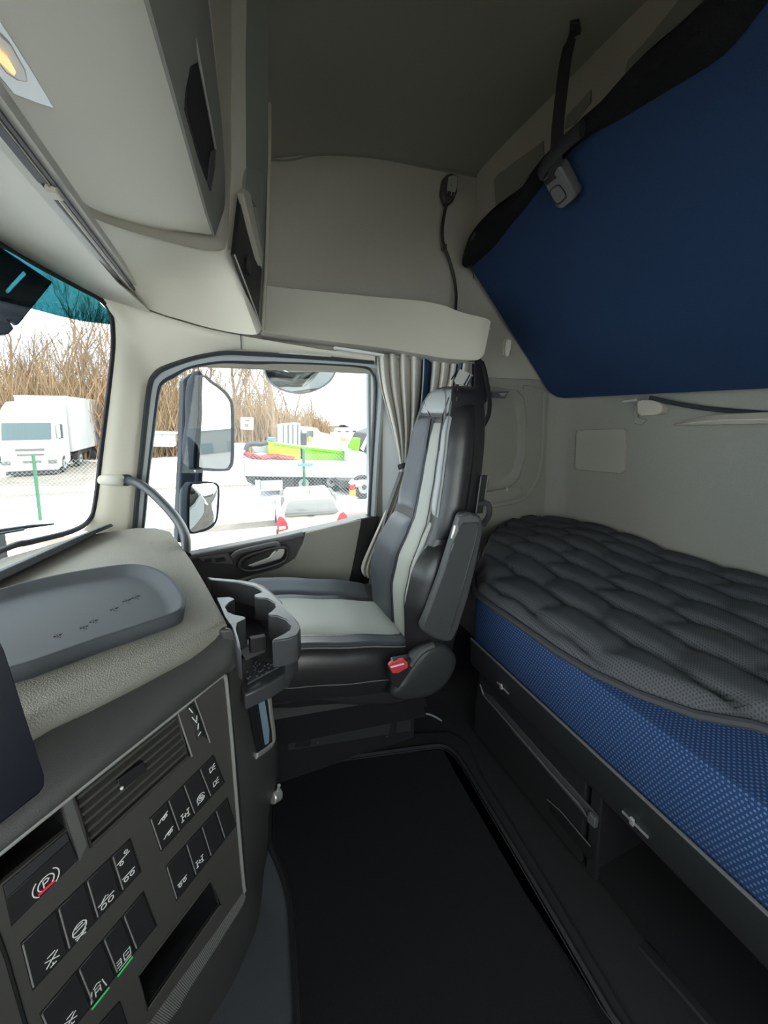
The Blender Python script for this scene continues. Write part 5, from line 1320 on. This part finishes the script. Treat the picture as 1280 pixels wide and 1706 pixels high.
# dark post carrying the mirrors
m = MB(); m.prism([pX(x, y, 2.16) for x, y in ((306, 632), (318, 622), (331, 620), (332, 660), (324, 700), (321, 775), (327, 790), (326, 812), (315, 820), (310, 860), (315, 905), (296, 905), (297, 850), (302, 760))], (0.10, 0.03, 0)); obj('mirror_post', m, 'mirror_house', mm_, bevel=0.01)
m = MB(); m.tube([pX(x, y, 2.14) for x, y in ((332, 783), (331, 800), (330, 815))], 0.018, 8); obj('mirror_arm', m, 'mirror_house', mm_)
wm = thing('wide_mirror', 'small wide angle door mirror below the tall main mirror', 'mirror', pX(338, 848, 2.1))
mc2 = pX(338, 848, 2.08); n2 = mirror_normal(mc2, (0.25, -1.0, -0.35))
def convex(L, c, n, bulge):
    ring = cr([pP(x, y, c, n) for x, y in L], 3, True); cc = sum(ring, Vector()) / len(ring)
    rings = [ring] + [[lerp(p, cc, t) + n * bulge * (1 - (1 - t) ** 2) for p in ring] for t in (.2, .4, .6, .8, .95)]
    m = MB(); m.loft(rings, True, True); return m
obj('mirror_glass', convex(((318, 812), (330, 807), (352, 805), (361, 810), (363, 822), (360, 862), (350, 876), (334, 883), (318, 885), (316, 860)), mc2, n2, 0.03), 'mirror_convex', wm, sharp=80)
hv = cr([pP(x, y, mc2 - n2 * .006, n2) for x, y in ((314, 810), (330, 804), (354, 803), (364, 808), (366, 824), (363, 864), (352, 880), (334, 887), (315, 888), (311, 860))], 3, True); hc = sum(hv, Vector()) / len(hv)
m = MB(); m.loft([hv, [p - n2 * .03 for p in hv], [lerp(p, hc, .3) - n2 * .08 for p in hv]]); obj('mirror_housing', m, 'mirror_house', wm, sharp=60)
km = thing('kerb_mirror', 'round bottomed kerb mirror hanging outside the top of the side window', 'mirror', pX(500, 630, 2.1))
mc3 = pX(500, 628, 2.05); n3 = mirror_normal(mc3, (-0.8, -0.3, -0.5))
kv = ((444, 607), (470, 605), (530, 605), (558, 607), (556, 622), (545, 637), (525, 649), (503, 654), (480, 651), (458, 641), (446, 627))
obj('mirror_glass', convex(kv, mc3, n3, 0.02), 'mirror_convex', km, sharp=80)
hv = cr([pP(x, y, mc3 - n3 * .004, n3) for x, y in ((442, 604), (470, 602), (530, 602), (561, 604), (559, 623), (548, 639), (527, 651), (503, 657), (479, 654), (455, 643), (443, 628))], 3, True); hc = sum(hv, Vector()) / len(hv)
m = MB(); m.loft([hv, [p - n3 * .012 for p in hv], [lerp(p, hc, .3) - n3 * .05 for p in hv]]); obj('mirror_housing', m, 'lorry_white', km, sharp=60)
m = MB(); m.tube([pX(450, 606, 2.03), pX(452, 612, 2.03)], 0.01, 8); obj('mirror_bracket', m, 'mirror_house', km)

# exterior visor at the top of the windscreen and the wiper ------------------
vz = thing('sun_visor', 'dark sun visor piece outside the top left corner of the windscreen', 'sun visor', W(1.5, 0.75, 0.4))
VX = 1.55
m = MB(); m.slab([[W(x, y, z), W(x, y + .10, z - .20)] for x, y, z in ((-.5, .72, .46), (.2, .78, .47), (.8, .76, .46), (1.25, .66, .43), (1.45, .60, .42))], (0, .004, .008)); obj('visor_extension', m, 'mirror_house', vz)  # visor carried on out of view to shade the header panel
m = MB(); m.plate([pX(x, y, VX) for x, y in ((-90, 380), (0, 411), (88, 470), (30, 542), (22, 536), (15, 534), (24, 547), (14, 557), (-10, 558), (-90, 560))], [[pX(x, y, VX) for x, y in ((9, 484), (14, 490), (49, 453), (43, 447))]], (0.03, 0.02, 0)); obj('visor_plate', m, 'mirror_house', vz, bevel=0.004)
wp = thing('wiper', 'thin dark wiper blade lying at the foot of the windscreen', 'wiper', pX(40, 885, 1.5))
m = MB(); m.tube([pX(-80, 898, 1.42), pX(0, 885, 1.49), pX(50, 877, 1.53), pX(90, 873, 1.56)], [0.008, 0.008, 0.006, 0.003], 8); obj('wiper_blade', m, 'seal_dark', wp)
m = MB(); m.tube([pX(-80, 906, 1.40), pX(0, 889, 1.47), pX(40, 882, 1.51)], 0.004, 6); obj('wiper_arm', m, 'seal_dark', wp)

# vehicles ----------------------------------------------------------------
class Veh:
    def __init__(s, O, a, root):
        s.O = Vector(O); s.a = Vector(a).normalized(); s.b = Vector((-s.a.y, s.a.x, 0)); s.root = root
    sz = 1.0

    def P(s, f, l, z): return s.O + s.a * f + s.b * l + Vector((0, 0, z * s.sz))
    def prism(s, name, L, dl, material, parent=None, **k):
        """side profile L of (f, z) extruded between two lateral offsets"""
        m = MB(); m.prism([s.P(f, dl[0], z) for f, z in L], s.b * (dl[1] - dl[0])); return obj(name, m, material, parent or s.root, **k)
    def box(s, name, f, l, z, material, parent=None, **k):
        m = MB(); m.loft([[s.P(f[0], y, q) for y, q in ((l[0], z[0]), (l[1], z[0]), (l[1], z[1]), (l[0], z[1]))], [s.P(f[1], y, q) for y, q in ((l[0], z[0]), (l[1], z[0]), (l[1], z[1]), (l[0], z[1]))]])
        return obj(name, m, material, parent or s.root, **k)
    def wheel(s, f, l, r, w, parent=None):
        m = MB(); c = s.P(f, l, r); d = s.b * (w / 2)
        m.tube([c - d, c - d * .8, c + d * .8, c + d], [r * .93, r, r, r * .93], 22); o = obj('wheel', m, 'tyre', parent or s.root)
        sg = 1 if l > 0 else -1
        m = MB(); m.tube([c + d * sg * 1.02 - s.b * .02 * sg, c + d * sg * 1.03], [r * .55, r * .52], 18); obj('rim', m, 'rim_grey', o)
        m = MB(); m.tube([c + d * sg * 1.03, c + d * sg * 1.15], [r * .22, r * .18], 12); obj('hub', m, 'chassis', o)
        return o

# white lorry with box body, seen through the windscreen
lz = G + H
r = thing('lorry', 'white box lorry parked in the snow facing the windscreen', 'lorry', (26.6, 10.3, lz))
V = Veh((26.6, 10.3, lz), (-1, -.03, 0), r); V.sz = 1.09
V.prism('cab_body', [(0, .35), (.02, 1.3), (-.05, 1.75), (-.28, 2.75), (-.6, 3.35), (-1.3, 3.75), (-2.2, 3.8), (-2.2, .6), (-1.6, .4)], (-1.22, 1.22), 'lorry_white', bevel=0.08)
V.prism('windscreen', [(-.02, 1.85), (-.22, 2.68), (-.25, 2.68), (-.08, 1.85)], (-1.08, 1.02), 'dark_glass')
V.box('side_window', (-.5, -1.2), (1.19, 1.235), (1.85, 2.6), 'dark_glass'); V.box('side_window', (-.5, -1.2), (-1.235, -1.19), (1.85, 2.6), 'dark_glass')
V.box('grille', (.03, -.02), (-.55, .7), (1.28, 1.40), 'sign_dark'); V.box('grille', (.03, -.02), (-.5, .65), (1.05, 1.14), 'sign_dark'); V.box('grille', (.03, -.02), (-.3, .5), (.68, .80), 'sign_dark')
V.box('bumper', (.04, -.3), (-1.2, 1.2), (.28, .6), 'lorry_white', bevel=.05)
for l in (-1.0, 1.0): V.box('headlight', (.05, -.1), (l - .2, l + .2), (.62, .82), 'sign_dark', bevel=.03)
V.box('skirt_shadow', (-.1, -2), (-1.1, 1.1), (.08, .3), 'chassis')
for l in (-.55, 0, .5): V.box('roof_lamp', (-.3, -.36), (l - .16, l + .16), (3.02, 3.07), 'lorry_grey')
for l in (-1.38, 1.32): V.box('cab_mirror', (-.15, -.3), (l - .08, l + .08), (1.9, 2.6), 'lorry_white', bevel=.04)
V.box('cargo_box', (-2.5, -13), (-1.27, 1.27), (1.0, 4.1), 'lorry_white', bevel=.03)
V.box('box_edge', (-2.47, -2.5), (-1.27, 1.27), (4.02, 4.13), 'lorry_grey')
V.box('side_guard', (-3.2, -7.2), (-1.24, -1.2), (.45, .95), 'lorry_white'); V.box('chassis_frame', (-1.5, -10.8), (-.9, .9), (.7, 1.0), 'chassis')
for f in (-1.1, -4.0, -8.0, -9.3):
    for l in (-1.05, 1.05): V.wheel(f, l, .5, .34)

# second lorry on the left edge
r = thing('lorry', 'white lorry corner half hidden at the left edge behind the box lorry', 'lorry', (30, 15.5, lz))
V = Veh((30, 15.5, lz), (-.9, -.4, 0), r)
V.box('cab_body', (0, -2.2), (-1.25, 1.25), (.4, 3.3), 'lorry_white', bevel=.1); V.box('cargo_box', (-2.4, -9), (-1.27, 1.27), (1, 3.5), 'lorry_white', bevel=.03)
V.box('windscreen', (.03, -.03), (-1.05, 1.05), (1.8, 2.6), 'dark_glass')
for f in (-1.1, -7.0):
    for l in (-1.05, 1.05): V.wheel(f, l, .5, .34)

# small hatchback seen from behind
r = thing('car', 'small cream white hatchback seen from behind beside the side window', 'car', (9.3, -1.80, lz - .2))
V = Veh((9.3, -1.80, lz - .2), (.995, -.09, 0), r)
lat = lambda z: pw([(0.2, .80), (.5, .86), (.9, .86), (1.0, .83), (1.4, .60), (1.5, .54)], z)[0]
prof = [(0.02, .25, .78), (-.04, .50, .84), (0.0, .72, .85), (.06, .95, .83), (.14, 1.02, .80), (.52, 1.44, .60), (.66, 1.50, .54), (1.2, 1.535, .56), (1.9, 1.50, .56), (2.6, 1.02, .74), (3.3, .90, .70), (3.8, .75, .62), (3.85, .3, .6)]
body = []
for f, z, w in prof: body.append((f, z, w))
m = MB()
rings = []
for f, z, w in body:
    rings.append([V.P(f, l, z) for l in (-w, -w * .8, -w * .4, 0, w * .4, w * .8, w)])
under = [[V.P(f, l, .25) for l in (-.78, 0, .78)] for f in (0.02, 3.85)]
m.loft(rings, False, False)
sidep = [(0.02, .25), (-.04, .50), (0.0, .72), (.06, .95), (.14, 1.02), (.52, 1.44), (.66, 1.50), (1.2, 1.535), (1.9, 1.50), (2.6, 1.02), (3.3, .90), (3.8, .75), (3.85, .3)]
for sg in (-1, 1):
    up_ = [V.P(f, w * sg, z) for f, z, w in body]
    lo_s = [V.P(max(0.02, min(f, 3.8)), sg * .86 if .3 < f < 3.4 else sg * .80, .95 if z > .95 else min(z, .9)) for f, z, w in body]
    bs = [V.P(max(0.05, min(f, 3.8)), sg * .80, .24) for f, z, w in body]
    m.slab([up_, lo_s, bs], V.b * (-.02 * sg))
body_o = obj('car_body', m, 'car_white', r, sharp=50)
m = MB(); m.loft([[V.P(.16 - .02, -.66, 1.04), V.P(.13, -.62, 1.03), V.P(.13, .62, 1.03), V.P(.14, .66, 1.04)], [V.P(.47, -.57, 1.39), V.P(.48, -.53, 1.41), V.P(.48, .53, 1.41), V.P(.47, .57, 1.39)]], False, False); m.bm.clear()
m = MB(); m.prism([V.P(.17, -.68, 1.12), V.P(.165, -.55, 1.09), V.P(.165, .55, 1.09), V.P(.17, .68, 1.12), V.P(.46, .56, 1.39), V.P(.48, .50, 1.41), V.P(.48, -.50, 1.41), V.P(.46, -.56, 1.39)], V.a * -.03); obj('rear_window', m, 'car_glass', r, bevel=.008)
m = MB(); m.tube([V.P(.12, -.05, 1.06), V.P(.17, .22, 1.10), V.P(.18, .30, 1.11)], .012, 6); obj('rear_wiper', m, 'chassis', r)
for sg in (-1, 1):
    m = MB(); m.prism([V.P(0.0, sg * .60, .82), V.P(-0.04, sg * .85, .78), V.P(0.05, sg * .875, 1.02), V.P(0.14, sg * .80, 1.12), V.P(0.10, sg * .70, 1.08), V.P(0.03, sg * .62, .97)], V.a * -.04); tl = obj('tail_light', m, 'tail_red', r, bevel=.01)
    m = MB(); m.prism([V.P(-.05, sg * .66, .85), V.P(-.08, sg * .82, .83), V.P(-.06, sg * .82, .91), V.P(-.04, sg * .66, .91)], V.a * -.02); obj('reverse_lens', m, 'lorry_white', tl)
    V.prism('side_glass', [(.8, 1.08), (.95, 1.42), (1.9, 1.42), (2.4, 1.06)], (sg * .66, sg * .74), 'car_glass')
    V.box('side_mirror', (2.05, 2.25), (min(sg * .86, sg * 1.04), max(sg * .86, sg * 1.04)), (.98, 1.12), 'lorry_grey', bevel=.03)
    for f in (.75, 3.1): V.wheel(f, sg * .78, .3, .2)
V.box('rear_bumper', (-.07, .2), (-.8, .8), (.28, .52), 'car_white', bevel=.05)
m = MB(); m.prism([V.P(.0, -.28, .78), V.P(.0, .28, .78), V.P(.02, .28, .88), V.P(.02, -.28, .88)], V.a * -.02); obj('tailgate_strip', m, 'car_white', r)
m = MB(); m.ball(V.P(.0, 0.02, .93), .045, .3, 1, 1, 12); obj('tailgate_badge', m, 'chrome', r)
m = MB(); m.tube([V.P(.75, 0, 1.5), V.P(.62, 0, 1.72)], .01, 6); obj('aerial', m, 'chassis', r)

# flatbed lorry with a lime crane behind the fence
FX = 16.0
r = thing('crane_lorry', 'white flatbed lorry with a lime green loading crane behind the fence', 'lorry', (17.2, -3, lz + .05))
def tp_px(name, L, X, d, material, parent=None, **k):
    m = MB(); m.prism([pX(x, y, X) for x, y in L], (d, 0, 0)); return obj(name, m, material, parent or r, **k)
tp_px('flatbed_side', ((407, 768), (611, 771), (611, 797), (407, 793)), FX, 2.4, 'lorry_white', bevel=.03)
tp_px('tail_board', ((386, 761), (403, 764), (405, 796), (386, 781)), FX - .1, .2, 'lorry_white')
tp_px('corner_post', ((403, 766), (407, 766), (407, 798), (403, 798)), FX - .05, .1, 'lorry_grey'); tp_px('corner_post', ((519, 768), (523, 768), (523, 795), (519, 795)), FX - .05, .1, 'lorry_grey')
tp_px('chassis_frame', ((408, 793), (611, 797), (611, 804), (580, 812), (440, 816), (412, 803)), FX + .3, 1.8, 'chassis')
tp_px('side_box', ((435, 801), (471, 800), (471, 817), (435, 818)), FX + .1, .6, 'lorry_white', bevel=.02)
tp_px('mud_flap', ((425, 800), (434, 800), (434, 824), (428, 824)), FX + .1, .3, 'lorry_grey')
V = Veh((FX + .4, 0, lz + .05), (0, -1, 0), r)
for x in (506, 552, 600):
    c = pX(x, 808, FX + .3); w = V.wheel(-c.y, -0.0, .42, .3); 
tp_px('front_board', ((580, 751), (607, 754), (611, 757), (611, 772), (579, 772)), FX + .2, 2.0, 'lorry_grey')
cr_ = tp_px('crane_boom', ((446, 735), (458, 737), (505, 744), (505, 767), (480, 764), (447, 757)), FX + .8, .7, 'lime_yellow', bevel=.03)
tp_px('boom_section', ((500, 743), (540, 748), (580, 752), (579, 769), (500, 766)), FX + .8, .7, 'lime', cr_, bevel=.03)
tp_px('crane_column', ((584, 748), (592, 730), (601, 730), (598, 752)), FX + 1.0, .5, 'lime', cr_)
tp_px('boom_rib', ((458, 738), (580, 755), (580, 757), (458, 741)), FX + .75, .1, 'lime', cr_)
m = MB(); m.tube([pX(x, y, FX + .7) for x, y in ((407, 754), (415, 759), (430, 763), (450, 760), (470, 762), (490, 765))], .11, 8); arm_ = obj('crane_arm', m, 'crane_red', r)
m = MB(); m.tube([pX(x, y, FX + .6) for x, y in ((420, 757), (440, 764), (465, 758))], .07, 8); obj('arm_ram', m, 'crane_red', arm_)
m = MB(); m.tube([pX(x, y, FX + .7) for x, y in ((409, 750), (412, 742), (420, 739), (435, 740), (446, 737))], .10, 8); obj('arm_tip', m, 'chassis', arm_)
tp_px('bed_sheet', ((420, 745), (447, 740), (447, 757), (440, 755), (425, 753)), FX + 1.5, .1, 'lorry_grey')
tp_px('tool_box', ((388, 740), (410, 740), (410, 762), (388, 762)), FX + 1.2, .8, 'lorry_white', bevel=.02)
tp_px('load_frame', ((448, 729), (460, 730), (460, 735), (448, 734)), FX + 1.0, .6, 'blue_sign')

# chassis lorry at the right window edge
r = thing('chassis_lorry', 'dark lorry rear with red and orange lamp at the right edge of the side window', 'lorry', (14.6, -5, lz))
V = Veh((14.6, 0, lz), (0, -1, 0), r)
c = pX(605, 826, 14.6); V.wheel(-c.y, 0, .48, .35); V.wheel(-c.y, 1.6, .48, .35)
tp_px('fender', ((586, 808), (592, 801), (604, 799), (620, 800), (640, 806), (640, 812), (606, 806), (594, 812)), 14.4, .5, 'lorry_white', r)
tp_px('lamp_red', ((584, 809), (593, 807), (592, 814), (583, 816)), 14.3, .15, 'tail_red', r); tp_px('lamp_orange', ((584, 817), (593, 815), (593, 825), (584, 826)), 14.3, .15, 'tail_orange', r)
tp_px('chassis_frame', ((565, 800), (640, 804), (640, 816), (565, 812)), 15.2, .8, 'chassis', r)
# parked vehicles behind
r = thing('trailer', 'dark netted trailer standing behind the lime crane', 'trailer', (24, -3.5, lz))
tp_px('trailer_wall', ((470, 708), (500, 705), (501, 742), (470, 740)), 24, 2.4, 'lorry_grey', r)
for k in range(4): tp_px('stake', ((472 + k * 8, 707), (473 + k * 8, 707), (473 + k * 8, 741), (472 + k * 8, 741)), 23.9, .1, 'chassis', r)
V = Veh((24.6, 0, lz), (0, -1, 0), r)
for x in (478, 492): V.wheel(-pX(x, 760, 24.6).y, 0, .5, .3)
r = thing('tractor_unit', 'white lorry cab standing behind the lime crane right of the netted trailer', 'lorry', (25, -5.2, lz))
tp_px('cab_body', ((503, 716), (507, 712), (528, 713), (534, 720), (548, 723), (556, 730), (556, 748), (503, 748)), 25, 2.4, 'lorry_white', r, bevel=.05)
tp_px('cab_window', ((512, 718), (522, 718), (522, 728), (512, 728)), 24.95, .1, 'dark_glass', r)
tp_px('cab_rear', ((502, 722), (511, 722), (511, 742), (502, 742)), 24.9, .1, 'chassis', r)
tp_px('marker', ((514, 727), (519, 727), (519, 736), (514, 736)), 24.9, .1, 'tail_orange', r)
V = Veh((25.4, 0, lz), (0, -1, 0), r)
for x in (515, 545): V.wheel(-pX(x, 760, 25.4).y, 0, .5, .3)
r = thing('loading_arm', 'dark folded loading arm standing right of the white cab behind the crane', 'crane', (22, -5.6, lz))
tp_px('arm_mast', ((554, 722), (561, 720), (574, 742), (573, 752), (556, 750)), 22, .6, 'lorry_grey', r); tp_px('arm_base', ((556, 748), (578, 748), (578, 775), (556, 775)), 22.2, .6, 'chassis', r)
r = thing('tipper_lorry', 'black lorry body leaning into view at the right edge behind the crane', 'lorry', (19, -6.6, lz))
tp_px('tipper_body', ((598, 750), (612, 722), (640, 712), (640, 790), (611, 790), (606, 770)), 19, 2.2, 'chassis', r, bevel=.05)
tp_px('body_rib', ((601, 748), (613, 724), (616, 724), (606, 752)), 18.9, .1, 'lorry_grey', r)
V = Veh((19.4, 0, lz), (0, -1, 0), r); V.wheel(-pX(625, 800, 19.4).y, 0, .5, .3)

# fence: posts, sign and chain link
fe = thing('mesh_fence', 'green posted chain link fence crossing the snow between cab and lorries', 'fence', (14, 2, lz))
fa, fb = Vector((13.2, -9.0, lz)), Vector((16.6, 14.5, lz))
fdir = (fb - fa); fl = fdir.length; fdir.normalize()
FH = 1.95
m = MB(); st_ = .13
nn_ = int((fl + FH) / st_)
for k in range(nn_):
    for sgn in (1, -1):
        s0, s1 = k * st_ - FH, k * st_
        z0, z1 = 0.05, FH
        if sgn < 0: z0, z1 = z1, z0
        if s0 < 0:
            z0 = z0 + (z1 - z0) * (0 - s0) / FH; s0 = 0
        if s1 > fl:
            z1 = z0 + (z1 - z0) * (fl - s0) / (s1 - s0); s1 = fl
        if s1 - s0 < .02: continue
        a, b = fa + fdir * s0 + Vector((0, 0, z0)), fa + fdir * s1 + Vector((0, 0, z1))
        m.tube([a, b], .0035, 3)
obj('wire_mesh', m, 'wire', fe, doubles=False)
for x, y0 in ((60, 725), (507, 757)):
    rr = ray(x, 800); t = None
    # meet of the sight line with the fence line, in plan
    den = rr.x * fdir.y - rr.y * fdir.x
    t = (fa.x * fdir.y - fa.y * fdir.x) / den
    px_, py_ = rr.x * t, rr.y * t
    m = MB(); m.tube([Vector((px_, py_, lz)), Vector((px_, py_, lz + 2.15))], .05, 8); po_ = obj('post', m, 'post_green', fe)
    if x > 400:
        m = MB(); m.prism([pX(q, w, px_ - .1) for q, w in ((496, 772), (521, 772), (521, 777), (496, 777))], (.04, 0, 0)); obj('post_sign', m, 'blue_sign', po_)
for s in (1.5, 4.2, 12.6, 18.4, 21.2):
    p = fa + fdir * s
    m = MB(); m.tube([p, p + Vector((0, 0, 2.1))], .03, 6); obj('post', m, 'post_green', fe)

# sheds, sign, houses
r = thing('storage_shed', 'pale container shed in the snow beyond the mirror post', 'shed', (33, 5.8, lz))
tp_px('shed_body', ((252, 722), (290, 724), (290, 745), (252, 744)), 33, 2.5, 'lorry_white', r, bevel=.05); tp_px('shed_door', ((268, 728), (274, 728), (274, 744), (268, 744)), 32.9, .1, 'lorry_grey', r); tp_px('shed_roof', ((250, 719), (292, 721), (292, 724), (250, 722)), 32.8, 2.9, 'house_white', r)
r = thing('notice_board', 'cream notice board on posts at the wood edge', 'sign', (31, 0, lz))
tp_px('board_face', ((401, 695), (423, 696), (422, 716), (401, 715)), 31, .1, 'sign_cream', r)
for L in (((408, 699), (416, 699), (416, 702), (408, 702)), ((408, 706), (414, 706), (414, 711), (408, 711))): tp_px('board_print', L, 30.95, .05, 'sign_dark', r)
for x in (403, 420):
    p = pX(x, 712, 31.1); m = MB(); m.tube([Vector((p.x, p.y, lz)), p], .06, 6); obj('board_post', m, 'bark', r)
r = thing('house', 'white house with snow covered roof beyond the yard on the right', 'house', (70, -16, lz))
def hp_(f): return None
tp_px('house_wall', ((556, 712), (590, 712), (601, 716), (601, 738), (556, 738)), 70, 9, 'house_white', r); 
m = MB(); A3 = [pX(x, y, X) for x, y, X in ((530, 703, 68), (578, 702, 68), (603, 720, 68))]
m.prism([pX(528, 712, 69), pX(540, 702, 74), pX(580, 702, 74), pX(604, 719, 69), pX(600, 721, 69), pX(576, 707, 69)], (8, 0, 0)); obj('house_roof', m, 'snow', r)
for x in (563, 576, 588): tp_px('house_window', ((x, 718), (x + 5, 718), (x + 5, 726), (x, 726)), 69.9, .2, 'dark_glass', r)
r = thing('hall_building', 'long dark hall standing far behind the yard, seen in the main mirror', 'building', (20, -155, lz))
m = MB(); m.box((20, -155, lz + 4.2), (110, 10, 8.4)); hb = obj('hall_wall', m, 'sign_dark', r)
m = MB(); m.box((20, -155, lz + 8.6), (111, 11, .5)); obj('hall_roof', m, 'snow', r)
for k in range(6):
    m = MB(); m.box((-4 + k * 9, -149.9, lz + 2), (4, .2, 3.6)); obj('hall_door', m, 'dark_glass', hb)

# wood: bare trees and undergrowth
def tree_mesh(seed, hgt, spread):
    rnd = random.Random(seed); bm_ = MB()
    def grow(p, d, L, rad, depth):
        P = [p]; n = 3 if depth > 1 else 2
        for i in range(n):
            d = (d + Vector((rnd.uniform(-1, 1), rnd.uniform(-1, 1), rnd.uniform(-.3, .6))) * (.10 if depth > 3 else .2)).normalized()
            p = p + d * (L / n); P.append(p)
        bm_.tube(P, [lerp(rad, rad * .62, i / n) for i in range(n + 1)], 5 if depth > 2 else 3)
        if depth == 0: return
        kids = rnd.choice((3, 4)) if depth > 1 else 4
        for k in range(kids):
            t = rnd.uniform(.35, 1.0) if k else 1.0
            i = min(int(t * n), n - 1); q = lerp(P[i], P[i + 1], t * n - i)
            nd = (d + Vector((rnd.uniform(-1, 1), rnd.uniform(-1, 1), rnd.uniform(-.25, .8))) * spread * (.45 if k == 0 else 1)).normalized()
            grow(q, nd, L * rnd.uniform(.55, .78), rad * (.6 if k == 0 else .42), depth - 1)
    grow(Vector((0, 0, -.2)), Vector((0, 0, 1)), hgt * .42, hgt * .016, 5)
    return bm_
protos = []
for k in range(4):
    o = obj('bare_tree', tree_mesh(11 + k, 10.5, .75), 'bark', doubles=False)
    protos.append(o)
rnd = random.Random(5)
spots = []
for k in range(84):
    t = k / 83
    y = lerp(34, -9.0, t) + rnd.uniform(-.8, .8); x = 37 + rnd.uniform(0, 13) - 3.0 * math.sin(t * 3)
    spots.append((x, y))
hero = (27.5, -2.75)
for k, (x, y) in enumerate([hero] + spots):
    o = protos[k] if k < 4 else protos[k % 4].copy()
    if k >= 4: COL.objects.link(o)
    sc_f = rnd.uniform(.8, 1.25) * (1.05 if y > 2 else .72 + .03 * max(0, y + 9)) if k else 1.25
    if k and x * .0 + y < -7: sc_f *= .7
    o.location = (x, y, lz); o.scale = (sc_f * .9, sc_f * .9, sc_f * rnd.uniform(.95, 1.15)); o.rotation_euler = (0, 0, rnd.uniform(0, 6.28))
    if k == 0: tag(o, 'tall bare tree standing alone before the wood behind the crane', 'tree')
    else: tag(o, 'bare brown winter tree in the wood beyond the yard', 'tree', 'bare trees of the wood')
m = MB(); rnd = random.Random(9)
for k in range(15000):
    t = rnd.random(); y = lerp(36, -9.5, t); x = 36.5 + rnd.uniform(0, 14) - 2.5 * math.sin(t * 3)
    h = rnd.uniform(1.5, 4.2) * (1.45 if y > 3 else 1.0) * (1.5 if rnd.random() < .3 else 1)
    if y < -4: h *= .75
    p = Vector((x, y, lz)); d = Vector((rnd.uniform(-.4, .4), rnd.uniform(-.4, .4), 1))
    q = p + d * h * .6 ; e = q + Vector((rnd.uniform(-.5, .5), rnd.uniform(-.5, .5), 1)) * h * .45
    m.tube([p, q, e], [.035, .026, .008], 3)
    for j in range(2):
        e2 = q + Vector((rnd.uniform(-.8, .8), rnd.uniform(-.8, .8), .8)) * h * .35
        m.tube([lerp(p, q, .7), e2], [.02, .008], 3)
us = obj('undergrowth', m, 'brush', doubles=False); tag(us, 'brown bare undergrowth filling the wood edge', 'undergrowth', kind='stuff')
m = MB()
rows = []
for i in range(40):
    t = i / 39; y = lerp(42, -14, t)
    rows.append([Vector((46, y, lz)), Vector((50, y, lz + 2.2 * min(1, t * 6 + .6) * (1 if t < .75 else max(0, 1 - (t - .75) * 3)) + .5 * math.sin(i * 1.7))), Vector((70, y * 1.2, lz + 4.2 * (1 if t < .7 else max(0, 1 - (t - .7) * 3.3))))])
m.slab(rows, (0, 0, -.3)); struct('hill', m, 'brush')

# ================================================================== LIGHT
w = bpy.data.worlds.new('world'); sc.world = w; w.use_nodes = True
nt = w.node_tree; bg = nt.nodes['Background']
tc = nt.nodes.new('ShaderNodeTexCoord'); nz = nt.nodes.new('ShaderNodeTexNoise'); nz.inputs['Scale'].default_value = 2.2; nz.inputs['Detail'].default_value = 6
rp_ = nt.nodes.new('ShaderNodeValToRGB'); rp_.color_ramp.elements[0].position = .42; rp_.color_ramp.elements[0].color = (.62, .78, .95, 1); rp_.color_ramp.elements[1].position = .58; rp_.color_ramp.elements[1].color = (1, .965, .90, 1)
nt.links.new(tc.outputs['Generated'], nz.inputs['Vector']); nt.links.new(nz.outputs['Fac'], rp_.inputs[0]); nt.links.new(rp_.outputs[0], bg.inputs['Color'])
bg.inputs['Strength'].default_value = 2.6
sun = bpy.data.lights.new('sun', 'SUN'); sun.energy = 2.6; sun.angle = math.radians(4); sun.color = (1, .95, .86)
so = bpy.data.objects.new('sun', sun); COL.objects.link(so)
so.rotation_euler = Vector((0.35, 0.80, -0.55)).to_track_quat('-Z', 'Y').to_euler()
def portal(name, c, rot, sx, sy):
    l = bpy.data.lights.new(name, 'AREA'); l.shape = 'RECTANGLE'; l.size = sx; l.size_y = sy; l.cycles.is_portal = True
    o = bpy.data.objects.new(name, l); COL.objects.link(o); o.location = c; o.rotation_euler = rot.to_track_quat('-Z', 'Y').to_euler(); return o
portal('portal_screen', W(0.5, 0.86, 0.03), Vector((0, -1, 0)), 2.4, 1.1)
portal('portal_left', W(-0.70, -0.16, -0.1), Vector((1, 0, 0)), 1.4, 1.2)
portal('portal_right', W(1.80, -0.1, -0.15), Vector((-1, 0, 0)), 1.3, 1.1)
sc.cycles.max_bounces = 10; sc.cycles.diffuse_bounces = 6; sc.cycles.transparent_max_bounces = 12
sc.cycles.use_denoising = True
sc.cycles.sample_clamp_indirect = 8
vs = sc.view_settings
vs.view_transform = 'Standard'; vs.look = 'None'; vs.gamma = 1; vs.use_curve_mapping = False
vs.exposure = 1.25
